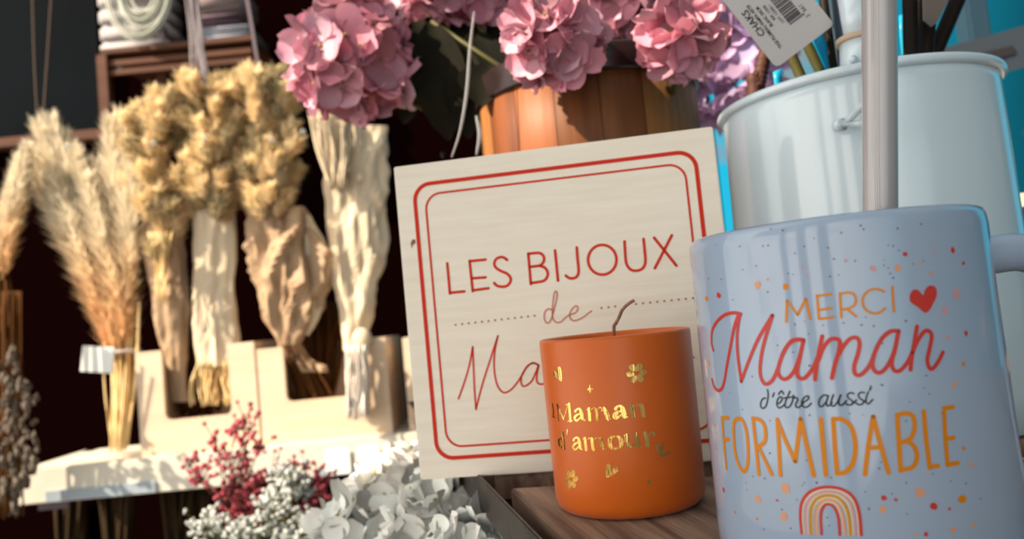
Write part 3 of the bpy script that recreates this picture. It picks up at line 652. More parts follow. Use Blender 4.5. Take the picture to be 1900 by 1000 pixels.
tube(bm, [P(1599, 70, WY - .052), h1, h2], [.0085, .008, .0075], 16)
finish('handle', bm, M['can'], wc)
bm = bmesh.new(); tube(bm, [P(1600, 80, WY - .052), P(1599.3, 70, WY - .052)], .0128, 20); finish('collar', bm, material('cream_collar', (.50, .36, .27), .5), wc, label='cream collar round the handle socket')
bm = bmesh.new(); tube(bm, [P(1583, 110, WY - .068), P(1583, 110, WY - .062)], .0022, 10); finish('rivet', bm, M['can'], wc)

# stems, wraps and tags standing in the can
inside = Vector((WX, WY, TZ + .012))
def can_stem(name, p0, p1, rad, mat, label, cat='stem', group=None, foot=None):
    o = empty(name, foot or inside, label, cat, group)
    bm = bmesh.new(); tube(bm, [Vector((p0.x - (p1 - p0).x * .4, p0.y, TZ + .012)), p0 - (p1 - p0) * .3, p0, p1, p1 + (p1 - p0) * .9], rad, 10)
    finish('stalk', bm, mat, o); return o
can_stem('artificial_stem', P(1475, 118, .45), P(1440, 40, .45), .0032, M['stem'], 'olive green artificial stem below the white hang tag, in the watering can')
can_stem('artificial_stem', P(1512, 112, .44), P(1478, 40, .44), .0030, M['stem'], 'dark olive stem right of the hang tag corner, in the watering can')
can_stem('artificial_stem', P(1545, 118, .46), P(1532, 30, .46), .0027, M['stem_dark'], 'thin dark stem left of the cream collar in the watering can')
can_stem('artificial_stem', P(1562, 100, .47), P(1552, -20, .47), .0065, M['navy'], 'thick blue-grey stem beside the cream collar in the watering can')
can_stem('artificial_stem', P(1690, 90, .44), P(1688, -10, .44), .0042, M['stem_dark'], 'dark brown stem just right of the white spout')
can_stem('artificial_stem', P(1716, 90, .45), P(1722, -10, .45), .0052, M['stem_dark'], 'thick dark stem, second to the right of the white spout')
can_stem('artificial_stem', P(1738, 90, .46), P(1772, 10, .46), .0046, M['stem_dark'], 'slanting black stem behind the grey tag in the watering can')
can_stem('artificial_stem', P(1580, 60, .452), P(1552, -30, .452), .0034, M['stem_brown'], 'brown stem slanting behind the white spout') if False else None
o = empty('ribbed_stem', P(1408, 165, .455), 'brown ribbed artificial stem left of the hang tag at the can rim', 'stem')
bm = bmesh.new(); pts = [Vector((P(1398, 195, .462).x, .462, TZ + .03)), P(1401, 185, .462), P(1407, 160, .462), P(1417, 110, .462), P(1440, 20, .462)]
pp = catmull(pts, 20); tube(bm, pp, [.0042 + .0003 * math.sin(i * 1.6) for i in range(len(pp))], 12); finish('stalk', bm, M['stem_brown'], o)
for nm, rows, Y, lab in (('plastic_sleeve', [(1496, 60, 1524, 58), (1502, 90, 1533, 84), (1517, 125, 1536, 118)], .452, 'bright blue clear sleeve right of the hang tag corner, in the can'),
                     ('plastic_sleeve', [(1530, 5, 1548, -4), (1536, 48, 1550, 42), (1542, 100, 1552, 98), (1545, 118, 1562, 116)], .475, 'bright blue sleeve strip left of the cream collar'),
                     ('plastic_sleeve', [(1668, 30, 1676, 28), (1669, 60, 1674, 58), (1671, 84, 1673, 83)], .455, 'blue sleeve sliver right of the white spout'),
                     ('plastic_sleeve', [(1692, 28, 1702, 32), (1691, 56, 1698, 58), (1688, 92, 1692, 92)], .455, 'blue sleeve sliver between the two dark stems'),
                     ('plastic_sleeve', [(1434, 135, 1450, 128), (1436, 150, 1450, 146)], .452, 'small blue sleeve end under the hang tag corner')):
    bm = bmesh.new(); fr = []; 
    for a, b, c, d in rows:
        p, q = P(a, b, Y), P(c, d, Y + .004)
        fr.append([bm.verts.new(p.lerp(q, t) + Vector((0, -.0025 * math.sin(math.pi * t), 0))) for t in (0, .25, .5, .75, 1)])
    p, q = [v_.co.copy() for v_ in fr[-1]], None
    low = [bm.verts.new(c_ + Vector((0, 0, -.05))) for c_ in p]; fr.append(low)
    for r0, r1 in zip(fr, fr[1:]):
        for k in range(4): bm.faces.new((r0[k], r0[k + 1], r1[k + 1], r1[k]))
    ob = finish(nm, bm, M['film_blue']); tag(ob, lab, 'sleeve'); 
    sm = ob.modifiers.new('thick', 'SOLIDIFY'); sm.thickness = .0006

# hang tag with its print
def tag_plane(B, a_dir, Y):
    o = P(*B, Y); a = (P(B[0] + a_dir[0] * 100, B[1] + a_dir[1] * 100, Y) - o)
    d_ = (P(B[0] - a_dir[1] * 100, B[1] + a_dir[0] * 100, Y) - o)
    return o, a.normalized(), d_.normalized()
TY = .405
to, ta, td = tag_plane((1441, 126), (-.62, -.785), TY)
td = (td - ta * td.dot(ta)).normalized()
k = mpp(TY) * .985
ht = empty('hang_tag', to + ta * 100 * k + td * 70 * k, 'white hang tag with black barcode and upside-down print, over the can rim', 'tag')
bm = bmesh.new()
nrm = ta.cross(td * -1)            # facing the camera: reading direction x text-up
if nrm.dot(CAM - to) < 0: nrm = -nrm
pl = [Vector((x, y)) for x, y in [(8, 0), (3, 2), (0, 8), (0, 133), (3, 139), (8, 141), (250, 141), (250, 0)]]
f0 = [bm.verts.new(to + ta * p.x * k + td * p.y * k) for p in pl]; f1 = [bm.verts.new(to + ta * p.x * k + td * p.y * k - nrm * .0006) for p in pl]
bm.faces.new(f0); bm.faces.new(f1[::-1])
for i in range(len(pl)): bm.faces.new((f0[i], f1[i], f1[(i + 1) % len(pl)], f0[(i + 1) % len(pl)]))
bmesh.ops.recalc_face_normals(bm, faces=bm.faces[:])
card = finish('card', bm, M['tag'], ht, smooth=False)
def text_mesh(s, cap_px, a0, dmid, stretch=1.0, bold=0.0):
    cu = bpy.data.curves.new('print', 'FONT'); cu.body = s; cu.size = 1.0; cu.resolution_u = 3; cu.offset = bold
    tmp = bpy.data.objects.new('print', cu); C.objects.link(tmp)
    dg = bpy.context.evaluated_depsgraph_get(); me = bpy.data.meshes.new_from_object(tmp.evaluated_get(dg))
    bpy.data.objects.remove(tmp); bpy.data.curves.remove(cu)
    sc_ = cap_px / .69
    bm = bmesh.new(); bm.from_mesh(me); bpy.data.meshes.remove(me)
    for v_ in bm.verts:
        x, y = v_.co.x * sc_ * stretch, v_.co.y * sc_
        v_.co = to + ta * (a0 + x) * k + td * (dmid + cap_px / 2 - y) * k + nrm * .00015
    return bm
for s, cap, a0, dm, st, bo in (('CHAKS', 13.0, 65, 18, 1.0, .018), ('TIGE PLUMEAU PAMPA ARTIF', 6.6, 26, 31, .84, .025), ('BLANC 50CM', 6.4, 69, 43, .86, .025), ('REF. 13300', 5.6, 76, 55, .95, .015), ('LOT. 13300 /', 5.8, 62, 64.5, .95, .015), ('3', 8.5, 41, 111, .95, .0), ('661', 8.5, 54, 111.5, .95, .0)):
    finish('print', text_mesh(s, cap, a0, dm, st, bo), M['black_ink'], card, smooth=False)
bm = bmesh.new(); a = 50; r2 = random.Random(3)
while a < 135:
    w_ = r2.choice((.9, 1.0, 1.7, 2.4, 3.0)); d1 = 108 if a < 54 else 103
    bm.faces.new([bm.verts.new(to + ta * x * k + td * y * k + nrm * .00015) for x, y in ((a, 72), (a + w_, 72), (a + w_, d1), (a, d1))])
    a += w_ + r2.choice((.8, .9, 1.4, 2.0))
finish('barcode', bm, M['black_ink'], card, smooth=False)
bm = bmesh.new(); tube(bm, [to + ta * 235 * k + td * 70 * k, to + ta * 290 * k + td * 75 * k + Vector((.01, .02, .02)), P(1440, 40, .45) + Vector((0, 0, .05))], .0005, 6); finish('string', bm, M['tag'], ht)
# plain grey tag among the right-hand stems
o = empty('hang_tag', P(1730, 30, .43), 'plain dark grey tag among the stems right of the spout', 'tag')
bm = bmesh.new(); pts = [P(x, y, .43) for x, y in ((1712, -40), (1714, 38), (1728, 50), (1740, 40), (1775, -30), (1775, -60))]
f0 = [bm.verts.new(p) for p in pts]; f1 = [bm.verts.new(p + Vector((0, .0008, 0))) for p in pts]
bm.faces.new(f0); bm.faces.new(f1[::-1])
for i in range(len(pts)): bm.faces.new((f0[i], f1[i], f1[(i + 1) % len(pts)], f0[(i + 1) % len(pts)]))
bmesh.ops.recalc_face_normals(bm, faces=bm.faces[:])
finish('card', bm, material('grey_card', (.04, .036, .036), .6), o, smooth=False)

# ------------------------------------------------------------------ barrel planter
BY = .60
bc = P(1083, 150, BY); BZ = P(1083, 152, BY).z; BR = .0868; 
bx_, by_ = bc.x, BY
bp_ = empty('barrel_planter', (bx_, by_, TZ), 'varnished wooden barrel planter with dark iron band, behind the plywood sign', 'planter')
bm = bmesh.new(); NS = 17; lay = bm.loops.layers.color.new('tone')
Hb = BZ - TZ
rs = random.Random(11)
tones = [(1, 1, 1)] * NS
for s_ in range(NS):
    a0, a1 = 2 * math.pi * s_ / NS + .003 - .1, 2 * math.pi * (s_ + 1) / NS - .003 - .1
    tn = rs.uniform(.7, 1.1); cold = .95 + rs.uniform(-.1, .1)
    vs = []
    for z, rr in ((0, .88), (.25, .94), (.5, .98), (.75, 1.0), (1, 1.0)):
        row = []
        for t in range(5):
            a = a0 + (a1 - a0) * t / 4
            ins = .0005 if t in (0, 4) else 0
            row.append(bm.verts.new((bx_ + (BR * rr - ins) * math.cos(a), by_ + (BR * rr - ins) * math.sin(a), TZ + z * Hb)))
        vs.append(row)
    inner = [[bm.verts.new((bx_ + (BR * rr - .010) * math.cos(a), by_ + (BR * rr - .010) * math.sin(a), TZ + z * Hb)) for a in (a0, a1)] for z, rr in ((0, .88), (1, 1.0))]
    fs = []
    for r0, r1 in zip(vs, vs[1:]):
        for t in range(4): fs.append(bm.faces.new((r0[t], r0[t + 1], r1[t + 1], r1[t])))
    fs.append(bm.faces.new((inner[0][1], inner[0][0], inner[1][0], inner[1][1])))
    fs.append(bm.faces.new([*vs[-1], inner[1][1], inner[1][0]]))
    for f in fs:
        for l in f.loops: l[lay] = (tn, tn * cold, tn * cold, 1)
lathe(bm, [(0, .004), (BR * .88 - .004, .004)], 32, (bx_, by_, TZ))
for f in bm.faces:
    if all(abs(v_.co.z - TZ - .004) < 1e-5 for v_ in f.verts):
        for l in f.loops: l[lay] = (.4, .4, .4, 1)
finish('staves', bm, M['barrel'], bp_)
bm = bmesh.new(); lathe(bm, [(BR - .001, Hb - .019), (BR + .0022, Hb - .019), (BR + .0026, Hb - .017), (BR + .0026, Hb - .001), (BR + .002, Hb + .0012), (BR - .010, Hb + .0012), (BR - .010, Hb - .004)], 80, (bx_, by_, TZ)); finish('iron_band', bm, M['band'], bp_)
bm = bmesh.new(); lathe(bm, [(BR * .92, Hb * .28), (BR * .92 + .003, Hb * .28), (BR * .945 + .003, Hb * .36), (BR * .945, Hb * .36)], 80, (bx_, by_, TZ)); finish('iron_band', bm, M['band'], bp_)
bm = bmesh.new(); lathe(bm, [(0, Hb - .03), (BR - .010, Hb - .03)], 48, (bx_, by_, TZ)); finish('soil', bm, M['stem_dark'], bp_)

# ------------------------------------------------------------------ hydrangeas
def petal_mesh(name, mat, n=4, length=.019, width=.018, cup=.25, seed=0, pales=(0, .1, .25, .6), eye=True):
    r = random.Random(seed); bm = bmesh.new(); lay = bm.loops.layers.color.new('tone')
    for p in range(n):
        a = 2 * math.pi * (p + r.uniform(-.08, .08)) / n; L = length * r.uniform(.85, 1.12); Wd = width * r.uniform(.85, 1.1); cu = cup * r.uniform(.4, 1.6); tw = r.uniform(-.25, .25)
        NU, NV = 9, 7; g = []
        for i in range(NU):
            t = i / (NU - 1); w_ = Wd * (math.sqrt(max(0, 1 - ((t - .58) / .47) ** 2)) if t > .12 else .22 + t)
            row = []
            for j in range(NV):
                s = j / (NV - 1) * 2 - 1
                x = t * L - s * s * L * .10 * t; y = s * w_ / 2
                z = cu * L * (t ** 1.5) * .8 + .14 * L * s * s * t - .08 * L * math.sin(t * 3.1) + tw * y + .03 * L * math.sin(5 * s + p) * t
                row.append(bm.verts.new((x * math.cos(a) - y * math.sin(a), x * math.sin(a) + y * math.cos(a), z + .0006 * (p % 2))))
            g.append(row)
        tone = r.uniform(.68, 1.12); pale = r.choice(pales)
        for i in range(NU - 1):
            for j in range(NV - 1):
                f = bm.faces.new((g[i][j], g[i + 1][j], g[i + 1][j + 1], g[i][j + 1])); f.smooth = True
                q = pale * (i / NU)
                for l in f.loops: l[lay] = (tone, tone * (1 + q * .6), tone * (1 + q * .5), 1)
    if eye:
        bmesh.ops.create_icosphere(bm, subdivisions=1, radius=.0016, matrix=Matrix.Translation((0, 0, .0012)))
        for f in bm.faces:
            if len(f.verts) == 3: f.material_index = 1
    return mesh_only(name, bm, [mat, M['eye']])
PINK = [petal_mesh('floret', M['petal'], 4, .0235, .0265, c_, i, ) for i, c_ in enumerate((.15, .3, .5, .75, .25))]
LIL = [petal_mesh('floret', M['lilac'], 4, .021, .023, c_, 20 + i) for i, c_ in enumerate((.25, .5, .8))]
WHT = [petal_mesh('floret', M['white_petal'], 4, .017, .0195, c_, 40 + i, (0, .02, .05)) for i, c_ in enumerate((.3, .6, .9, .2))]
def leaf_bm(bm, p, d_, up, L, Wd, bend=.2):
    d_ = d_.normalized(); s = d_.cross(up).normalized(); n_ = s.cross(d_)
    rows = []
    for i in range(9):
        t = i / 8; w_ = Wd * math.sin(math.pi * min(.999, t * .96 + .03)) ** .75
        c = p + d_ * L * t - n_ * bend * L * t * t
        rows.append([bm.verts.new(c + s * w_ * .5 * j + n_ * abs(j) * w_ * .12) for j in (-1, -.5, 0, .5, 1)])
    for r0, r1 in zip(rows, rows[1:]):
        for j in range(4): bm.faces.new((r0[j], r0[j + 1], r1[j + 1], r1[j]))
def hydrangea(name, label, center, rad, count, meshes, stem_to, seed, group, facing=Vector((0, -1, 0)), scale=1.0, leaves=(), flat=1.0, stemmat=None):
    r = random.Random(seed)
    o = empty(name, center, label, 'flower', group)
    for i in range(count):
        y = 1 - 2 * (i + .5) / count; ph = i * 2.399963 + r.uniform(-.25, .25); q = math.sqrt(1 - y * y)
        n_ = Vector((q * math.cos(ph), y, q * math.sin(ph)))
        n_ = (n_ + Vector((r.uniform(-.3, .3), r.uniform(-.3, .3), r.uniform(-.3, .3)))).normalized()
        pos = Vector((n_.x, n_.y, n_.z * flat)) * rad * r.uniform(.70, .98)
        rot = n_.to_track_quat('Z', 'Y').to_matrix() @ Matrix.Rotation(r.uniform(0, 6.28), 3, 'Z') @ Matrix.Rotation(r.uniform(-.5, .5), 3, 'X')
        child_mesh('floret', r.choice(meshes), o, Matrix.Translation(pos) @ rot.to_4x4() @ Matrix.Scale(scale * r.uniform(.85, 1.15), 4))
    bm = bmesh.new(); c0 = center; st = Vector(stem_to)
    tube(bm, catmull([c0, c0.lerp(st, .5) + Vector((r.uniform(-.01, .01), .01, -.01)), st], 6), .0028, 8)
    for i in range(max(8, count // 3)):      # pedicels inside the head
        n_ = Vector((r.uniform(-1, 1), r.uniform(-1, 1), r.uniform(-.6, 1))).normalized(); tube(bm, [c0 - Vector((0, 0, rad * .3)), c0 + n_ * rad * .75], .0008, 5)
    finish('stem', bm, stemmat or M['stem'], o)
    for (p, d_, L, Wd, m_) in leaves:
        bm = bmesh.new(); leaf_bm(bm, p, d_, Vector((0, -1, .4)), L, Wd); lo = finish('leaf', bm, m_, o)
    return o
bsoil = Vector((bx_, by_, TZ + Hb - .035))
hydrangea('hydrangea', 'large pink hydrangea head hanging over the barrel at far left', P(658, 108, .60), .044, 46, PINK, bsoil + Vector((-.06, 0, 0)), 1, 'pink hydrangeas in the barrel', scale=.95,
          leaves=[(P(770, 40, .63), P(850, 250, .60) - P(770, 40, .63), .085, .048, M['leaf']), (P(720, 150, .64), P(790, 190, .63) - P(720, 150, .64), .03, .016, M['leaf_y']), (P(770, 175, .66), P(745, 225, .66) - P(770, 175, .66), .028, .02, M['leaf'])], flat=1.12)
hydrangea('hydrangea', 'pink hydrangea head above the middle of the barrel rim', P(1022, 72, .482), .027, 28, PINK, bsoil + Vector((0, -.03, 0)), 2, 'pink hydrangeas in the barrel', scale=.80,
          leaves=[(P(880, 60, .64), P(905, 190, .62) - P(880, 60, .64), .07, .05, M['leaf'])])
hydrangea('hydrangea', 'pink hydrangea head over the right end of the barrel rim', P(1262, 76, .482), .021, 20, PINK, bsoil + Vector((.05, -.02, 0)), 5, 'pink hydrangeas in the barrel', scale=.80)
hydrangea('hydrangea', 'pink hydrangea head at the top edge, between the two over the barrel rim', P(1132, 4, .565), .030, 26, PINK, bsoil + Vector((.02, 0, 0)), 9, 'pink hydrangeas in the barrel', scale=.9)
hydrangea('hydrangea', 'shaded pink hydrangea head set back between the two largest', P(845, -38, .66), .045, 40, PINK, bsoil + Vector((-.03, .02, 0)), 4, 'pink hydrangeas in the barrel',
          leaves=[(P(800, 30, .66), P(850, 150, .66) - P(800, 30, .66), .07, .06, M['leaf']), (P(900, 40, .67), P(880, 160, .67) - P(900, 40, .67), .06, .05, M['leaf'])])
hydrangea('hydrangea', 'lilac hydrangea head between the barrel and the watering can', P(1332, 92, .70), .056, 50, LIL, bsoil + Vector((.06, .03, 0)), 6, 'pink hydrangeas in the barrel', flat=1.2, scale=1.0)
def leafy(name, label, items):
    o = empty(name, bsoil, label, 'leaf')
    bm = bmesh.new(); tube(bm, [bsoil, items[0][0]], .002, 6); finish('stem', bm, M['stem'], o)
    for p, q, L, Wd, m_ in items:
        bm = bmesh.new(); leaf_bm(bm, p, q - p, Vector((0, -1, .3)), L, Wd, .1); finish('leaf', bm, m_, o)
leafy('leafy_branch', 'broad dark green leaves hanging left of the barrel under the pink heads',
      [(P(800, 40, .60), P(830, 250, .585), .10, .045, M['leaf']), (P(860, 90, .60), P(868, 240, .59), .075, .035, M['leaf']), (P(775, 150, .62), P(800, 215, .62), .03, .02, M['leaf_y']), (P(905, 120, .57), P(890, 190, .55), .04, .04, M['leaf'])])
# one loose petal-coloured sliver and a clear film strip hanging beside the barrel
o = empty('film_strip', P(860, 200, .52), 'clear plastic strip hanging left of the barrel', 'strip')
bm = bmesh.new()
for a, b, w0 in (([(880, 22), (872, 90), (868, 150), (862, 200), (852, 250), (838, 292)], 0, .0008), ([(884, 215), (890, 250), (884, 288)], 0, .0010)):
    L_ = [P(x, y, .52) for x, y in a]; L_ = catmull(L_, 4); pr = None
    for i, p in enumerate(L_):
        t = i / (len(L_) - 1); w_ = w0 * (.35 + 1.0 * math.sin(math.pi * min(1, t * .8 + .15)))
        cur = [bm.verts.new(p + Vector((-w_, 0, 0))), bm.verts.new(p + Vector((0, -w_ * .8, 0))), bm.verts.new(p + Vector((w_, 0, 0)))]
        if pr:
            for j in (0, 1): bm.faces.new((pr[j], pr[j + 1], cur[j + 1], cur[j]))
        pr = cur
x = finish('strip', bm, material('glossy_film', (.42, .42, .42), .15, spec=.8, alpha=.38), o); x.modifiers.new('t', 'SOLIDIFY').thickness = .0003
for (x0, y0, s_) in ((826, 242, 16), (822, 288, 10), (890, 278, 9)):
    bm = bmesh.new(); c = P(x0, y0, .66); bmesh.ops.create_icosphere(bm, subdivisions=2, radius=s_ * .5 * mpp(.66), matrix=Matrix.Translation(c) @ Matrix.Diagonal((.8, .5, 1.3, 1)))
    for v_ in bm.verts: v_.co += Vector((noise.noise(v_.co * 200), 0, noise.noise(v_.co * 170 + Vector((5, 5, 5))))) * .002
    tag(finish('white_bud', bm, M['white_petal']), {826: 'largest white bud in the gap left of the barrel', 822: 'small white bud low in the gap left of the barrel, under the largest', 890: 'white bud against the left side of the barrel'}[x0], 'bud')

# ------------------------------------------------------------------ white hydrangeas, pink and white sprays (left of the table, lower)
def bucket(at, label):
    bb = empty('flower_bucket', at, label, 'bucket')
    bm = bmesh.new(); lathe(bm, [(0, .004), (.07, .004), (.075, 0), (.10, .30), (.104, .302), (.104, .296), (.097, .29), (.072, .01), (0, .008)], 48, at); finish('body', bm, M['zinc'], bb)
    bm = bmesh.new(); tube(bm, [at + Vector((.102 * math.cos(a * math.pi / 24), .102 * math.sin(a * math.pi / 24), .30)) for a in range(49)], .004, 8, cap=False); finish('rim', bm, M['zinc'], bb)
bk = Vector((-.19, .47, 0)); bucket(bk, 'zinc bucket on the ground holding the white hydrangeas')
bk2 = Vector((-.42, .93, 0)); bucket(bk2, 'zinc bucket on the ground holding the raspberry and white bud sprays')
bin_ = bk + Vector((0, 0, .03)); binb = bk2 + Vector((0, 0, .03))
for i, (px, py, Y, rad, cnt, lab, sc_) in enumerate(((735, 940, .56, .036, 44, 'white hydrangea head lowest left, below the sign corner', 1.0), (822, 938, .47, .020, 26, 'white hydrangea head touching the steel table edge', .82), (668, 1000, .52, .026, 34, 'white hydrangea head at the bottom edge left of the others', .9), (862, 1018, .40, .017, 22, 'white hydrangea head at the bottom edge beside the table corner', .70), (768, 885, .60, .018, 20, 'white hydrangea head highest, tucked against the sign corner', .95), (790, 1010, .46, .026, 34, 'white hydrangea head at the bottom edge between two others', .85))):
    hydrangea('hydrangea', lab, P(px, py, Y), rad, cnt, WHT, bin_ + Vector((rnd.uniform(-.04, .04), rnd.uniform(-.04, .04), .0)), 30 + i, 'white hydrangeas beside the table', scale=sc_)
def bud_mesh(name, mat, seed, petals=5, r=.0032):
    rr = random.Random(seed); bm = bmesh.new(); lay = bm.loops.layers.color.new('tone')
    for p in range(petals + 2):
        d_ = Vector((rr.uniform(-1, 1), rr.uniform(-1, 1), rr.uniform(-.6, 1))).normalized() * r * .7
        bmesh.ops.create_icosphere(bm, subdivisions=1, radius=r * rr.uniform(.45, .75), matrix=Matrix.Translation(d_) @ Matrix.Diagonal((1, rr.uniform(.5, 1), rr.uniform(.5, 1), 1)))
    for f in bm.faces:
        t = rr.uniform(.7, 1.25)
        for l in f.loops: l[lay] = (t, t, t, 1)
    return mesh_only(name, bm, mat)
WAX = [bud_mesh('bud', M['waxflower'], i) for i in range(3)]
GYP = [bud_mesh('bud', M['gyp'], 9 + i) for i in range(3)]
def spray(name, label, tips, base, meshes, group, seed, n=9, spread=.012, Y=.95, stem=None, sc_=1.0):
    r = random.Random(seed); o = empty(name, base, label, 'flower', group)
    bm = bmesh.new(); root = P(*tips[0], Y) ; mid = None
    allb = []
    cx = sum(t[0] for t in tips) / len(tips); cy = max(t[1] for t in tips) + 60
    fork = P(cx, cy, Y)
    tube(bm, catmull([base, base.lerp(fork, .6) + Vector((r.uniform(-.02, .02), 0, 0)), fork], 5), .0016, 6)
    for x, y in tips:
        t = P(x, y, Y + r.uniform(-.03, .03)); tube(bm, catmull([fork, fork.lerp(t, .55) + Vector((r.uniform(-.008, .008), r.uniform(-.008, .008), .004)), t], 4), .0008, 5)
        for _ in range(n):
            p = t + Vector((r.gauss(0, 1), r.gauss(0, 1), r.gauss(0, 1))) * spread
            tube(bm, [t - Vector((0, 0, spread * .8)), p], .0005, 4); allb.append(p)
    finish('stem', bm, stem or M['stem_brown'], o)
    r.shuffle(allb)
    # the hundred nearest buds are parts; the rest is one mass
    allb.sort(key=lambda p: p.y)
    base_m = Matrix.Translation(-Vector(base))
    for p in allb[:90]:
        child_mesh('bud', r.choice(meshes), o, Matrix.Translation(p - Vector(base)) @ Matrix.Rotation(r.uniform(0, 6), 4, Vector((r.uniform(-1, 1), r.uniform(-1, 1), 1)).normalized()) @ Matrix.Scale(sc_ * r.uniform(.7, 1.3), 4))
    if len(allb) > 90:
        bm = bmesh.new(); lay = bm.loops.layers.color.new('tone')
        for p in allb[90:]:
            n0 = len(bm.faces); bmesh.ops.create_icosphere(bm, subdivisions=1, radius=.0034 * sc_ * r.uniform(.7, 1.2), matrix=Matrix.Translation(p))
            bm.faces.ensure_lookup_table()
            for f in bm.faces[n0:]:
                tt = r.uniform(.6, 1.2)
                for l in f.loops: l[lay] = (tt, tt, tt, 1)
        x = finish('buds', bm, meshes[0].materials[0], o); x['kind'] = 'stuff'
spray('raspberry_spray', 'tall raspberry-pink spray rising in front of the cream shelf edge', [(455, 775), (465, 790), (440, 795), (400, 810), (420, 835), (455, 835), (480, 825), (425, 860), (450, 850), (350, 858), (362, 885), (375, 885), (440, 880)], binb, WAX, 'raspberry sprays', 61, 11, .0075, .93)
spray('raspberry_spray', 'dense dark raspberry spray low behind the white buds', [(440, 905), (460, 890), (480, 900), (430, 930), (455, 935), (475, 925), (420, 950), (500, 880), (490, 940), (440, 960)], binb + Vector((.02, 0, 0)), WAX, 'raspberry sprays', 62, 22, .0105, .95)
spray('raspberry_spray', 'raspberry spray right of the white buds, nearest the white hydrangeas', [(560, 870), (585, 880), (600, 890), (590, 910), (545, 860), (530, 955), (560, 950), (590, 945), (575, 925)], binb + Vector((.04, 0, 0)), WAX, 'raspberry sprays', 63, 11, .009, .97)
spray('gypsophila_spray', 'white bud spray in the centre of the raspberry sprays', [(520, 880), (540, 890), (560, 895), (510, 905), (530, 910), (550, 915), (500, 930), (520, 935), (545, 885)], binb + Vector((.03, -.02, 0)), GYP, 'white bud sprays', 64, 20, .009, .90, M['stem'])
spray('gypsophila_spray', 'white bud spray at the bottom edge, leftmost', [(380, 975), (400, 965), (395, 990), (420, 985), (375, 1000), (440, 990)], binb + Vector((-.03, -.02, 0)), GYP, 'white bud sprays', 65, 22, .009, .88, M['stem'])
spray('gypsophila_spray', 'white bud spray at the bottom edge below the central one', [(465, 970), (490, 965), (510, 970), (480, 995), (505, 995), (460, 1000)], binb + Vector((0, -.03, 0)), GYP, 'white bud sprays', 66, 22, .009, .87, M['stem'])
spray('gypsophila_spray', 'white bud spray at the bottom edge, nearest the white hydrangeas', [(560, 970), (580, 980), (545, 990), (575, 1000), (600, 995)], binb + Vector((.03, -.03, 0)), GYP, 'white bud sprays', 67, 22, .009, .86, M['stem'])

# ------------------------------------------------------------------ shelf with dried bouquets
SHY = 1.30
l0, l1 = P(38, 872, SHY), P(770, 801, SHY)
ZT = (l0.z + l1.z) / 2
XL = l0.x; XR = .42
sh = empty('display_shelf', (XL, SHY, 0), 'long cream display shelf with grey price rail under the dried bouquets', 'shelf')
SHD = .19
bm = bmesh.new(); box(bm, (XL, SHY, ZT - .025), (XR, SHY + SHD, ZT), bev=.002); finish('board', bm, M['shelf'], sh, smooth=False)
bm = bmesh.new(); box(bm, (XL, SHY - .012, ZT - .058), (XR, SHY, ZT + .001), bev=.002); edge = finish('front_edge', bm, M['shelf'], sh, smooth=False)
bm = bmesh.new(); box(bm, (XL + .05, SHY - .016, ZT - .056), (XL + .235, SHY - .012, ZT - .038)); finish('price_rail', bm, M['rail'], edge, smooth=False)
bm = bmesh.new(); box(bm, (P(590, 850, SHY).x, SHY - .016, ZT - .056), (XR, SHY - .012, ZT - .048)); finish('price_rail', bm, M['rail'], edge, smooth=False)
for px in (610, 665, 715):
    x = P(px, 850, SHY).x; bm = bmesh.new(); box(bm, (x, SHY - .019, ZT - .055), (x + .040, SHY - .017, ZT - .012)); finish('price_card', bm, M['card'], edge, smooth=False)
for x in (XL + .02, XR - .02):
    bm = bmesh.new(); box(bm, (x - .012, SHY + SHD - .03, 0), (x + .012, SHY + SHD, ZT + .0)); finish('post', bm, M['wall'], sh, smooth=False)
c = P(98, 925, SHY + .004); bm = bmesh.new(); box(bm, (c.x - .026, c.y, c.z - .018), (c.x + .026, c.y + .002, c.z + .022)); finish('hanging_card', bm, material('dull_mauve_card', (.10, .075, .09), .7), sh, smooth=False)

# beech boxes with U-shaped fronts
def ubox(label, xa, xb, ztop, cut, y0, dp=.16, lowcut=.058):
    o = empty('wooden_box', ((xa + xb) / 2, y0, ZT), label, 'box', 'beech boxes on the shelf')
    h = ztop - ZT; w = xb - xa
    side = .046; r_ = .012; low = lowcut
    pts = [(0, 0), (w, 0), (w, h), (w - side, h)]
    for a in range(7): t = R(a * 15); pts.append((w - side - r_ + r_ * math.cos(-t), low + r_ + r_ * math.sin(-t)))
    for a in range(7): t = R(90 + a * 15); pts.append((side + r_ - r_ * math.sin(t), low + r_ - r_ * math.sin(t) * 1 if False else low + r_ - r_ * math.cos(R(a * 15))))
    pts = pts[:11] + [(side + r_ - r_ * math.sin(R(a * 15)), low + r_ - r_ * math.cos(R(a * 15))) for a in range(7)] + [(side, h), (0, h)]
    Mx = Matrix.Translation((xa, y0, ZT))
    bm = bmesh.new(); prism(bm, pts, 0, .010, Mx); finish('front', bm, M['box'], o, smooth=False)
    bm = bmesh.new(); box(bm, (0, dp - .01, 0), (w, dp, h), Mx); finish('back', bm, M['box'], o, smooth=False)
    for x in (0, w - .009):
        bm = bmesh.new(); box(bm, (x, .010, 0), (x + .009, dp - .01, h), Mx); finish('side', bm, M['box'], o, smooth=False)
    bm = bmesh.new(); box(bm, (.009, .010, 0), (w - .009, dp - .01, .009), Mx); finish('bottom', bm, M['box'], o, smooth=False)
    return o
BXY = SHY + .012
x0, x1 = P(256, 750, BXY).x, P(478, 740, BXY).x
x2, x3 = P(482, 740, BXY).x, P(722, 720, BXY).x
zt = P(245, 655, BXY).z
ubox('pale beech box with cut-away front, left, below the wheat and oats', x0, x1, zt, None, BXY)
ubox('pale beech box with cut-away front, middle, under the tied kraft bundle', x2, x3, P(480, 648, BXY).z, None, BXY, lowcut=.07)
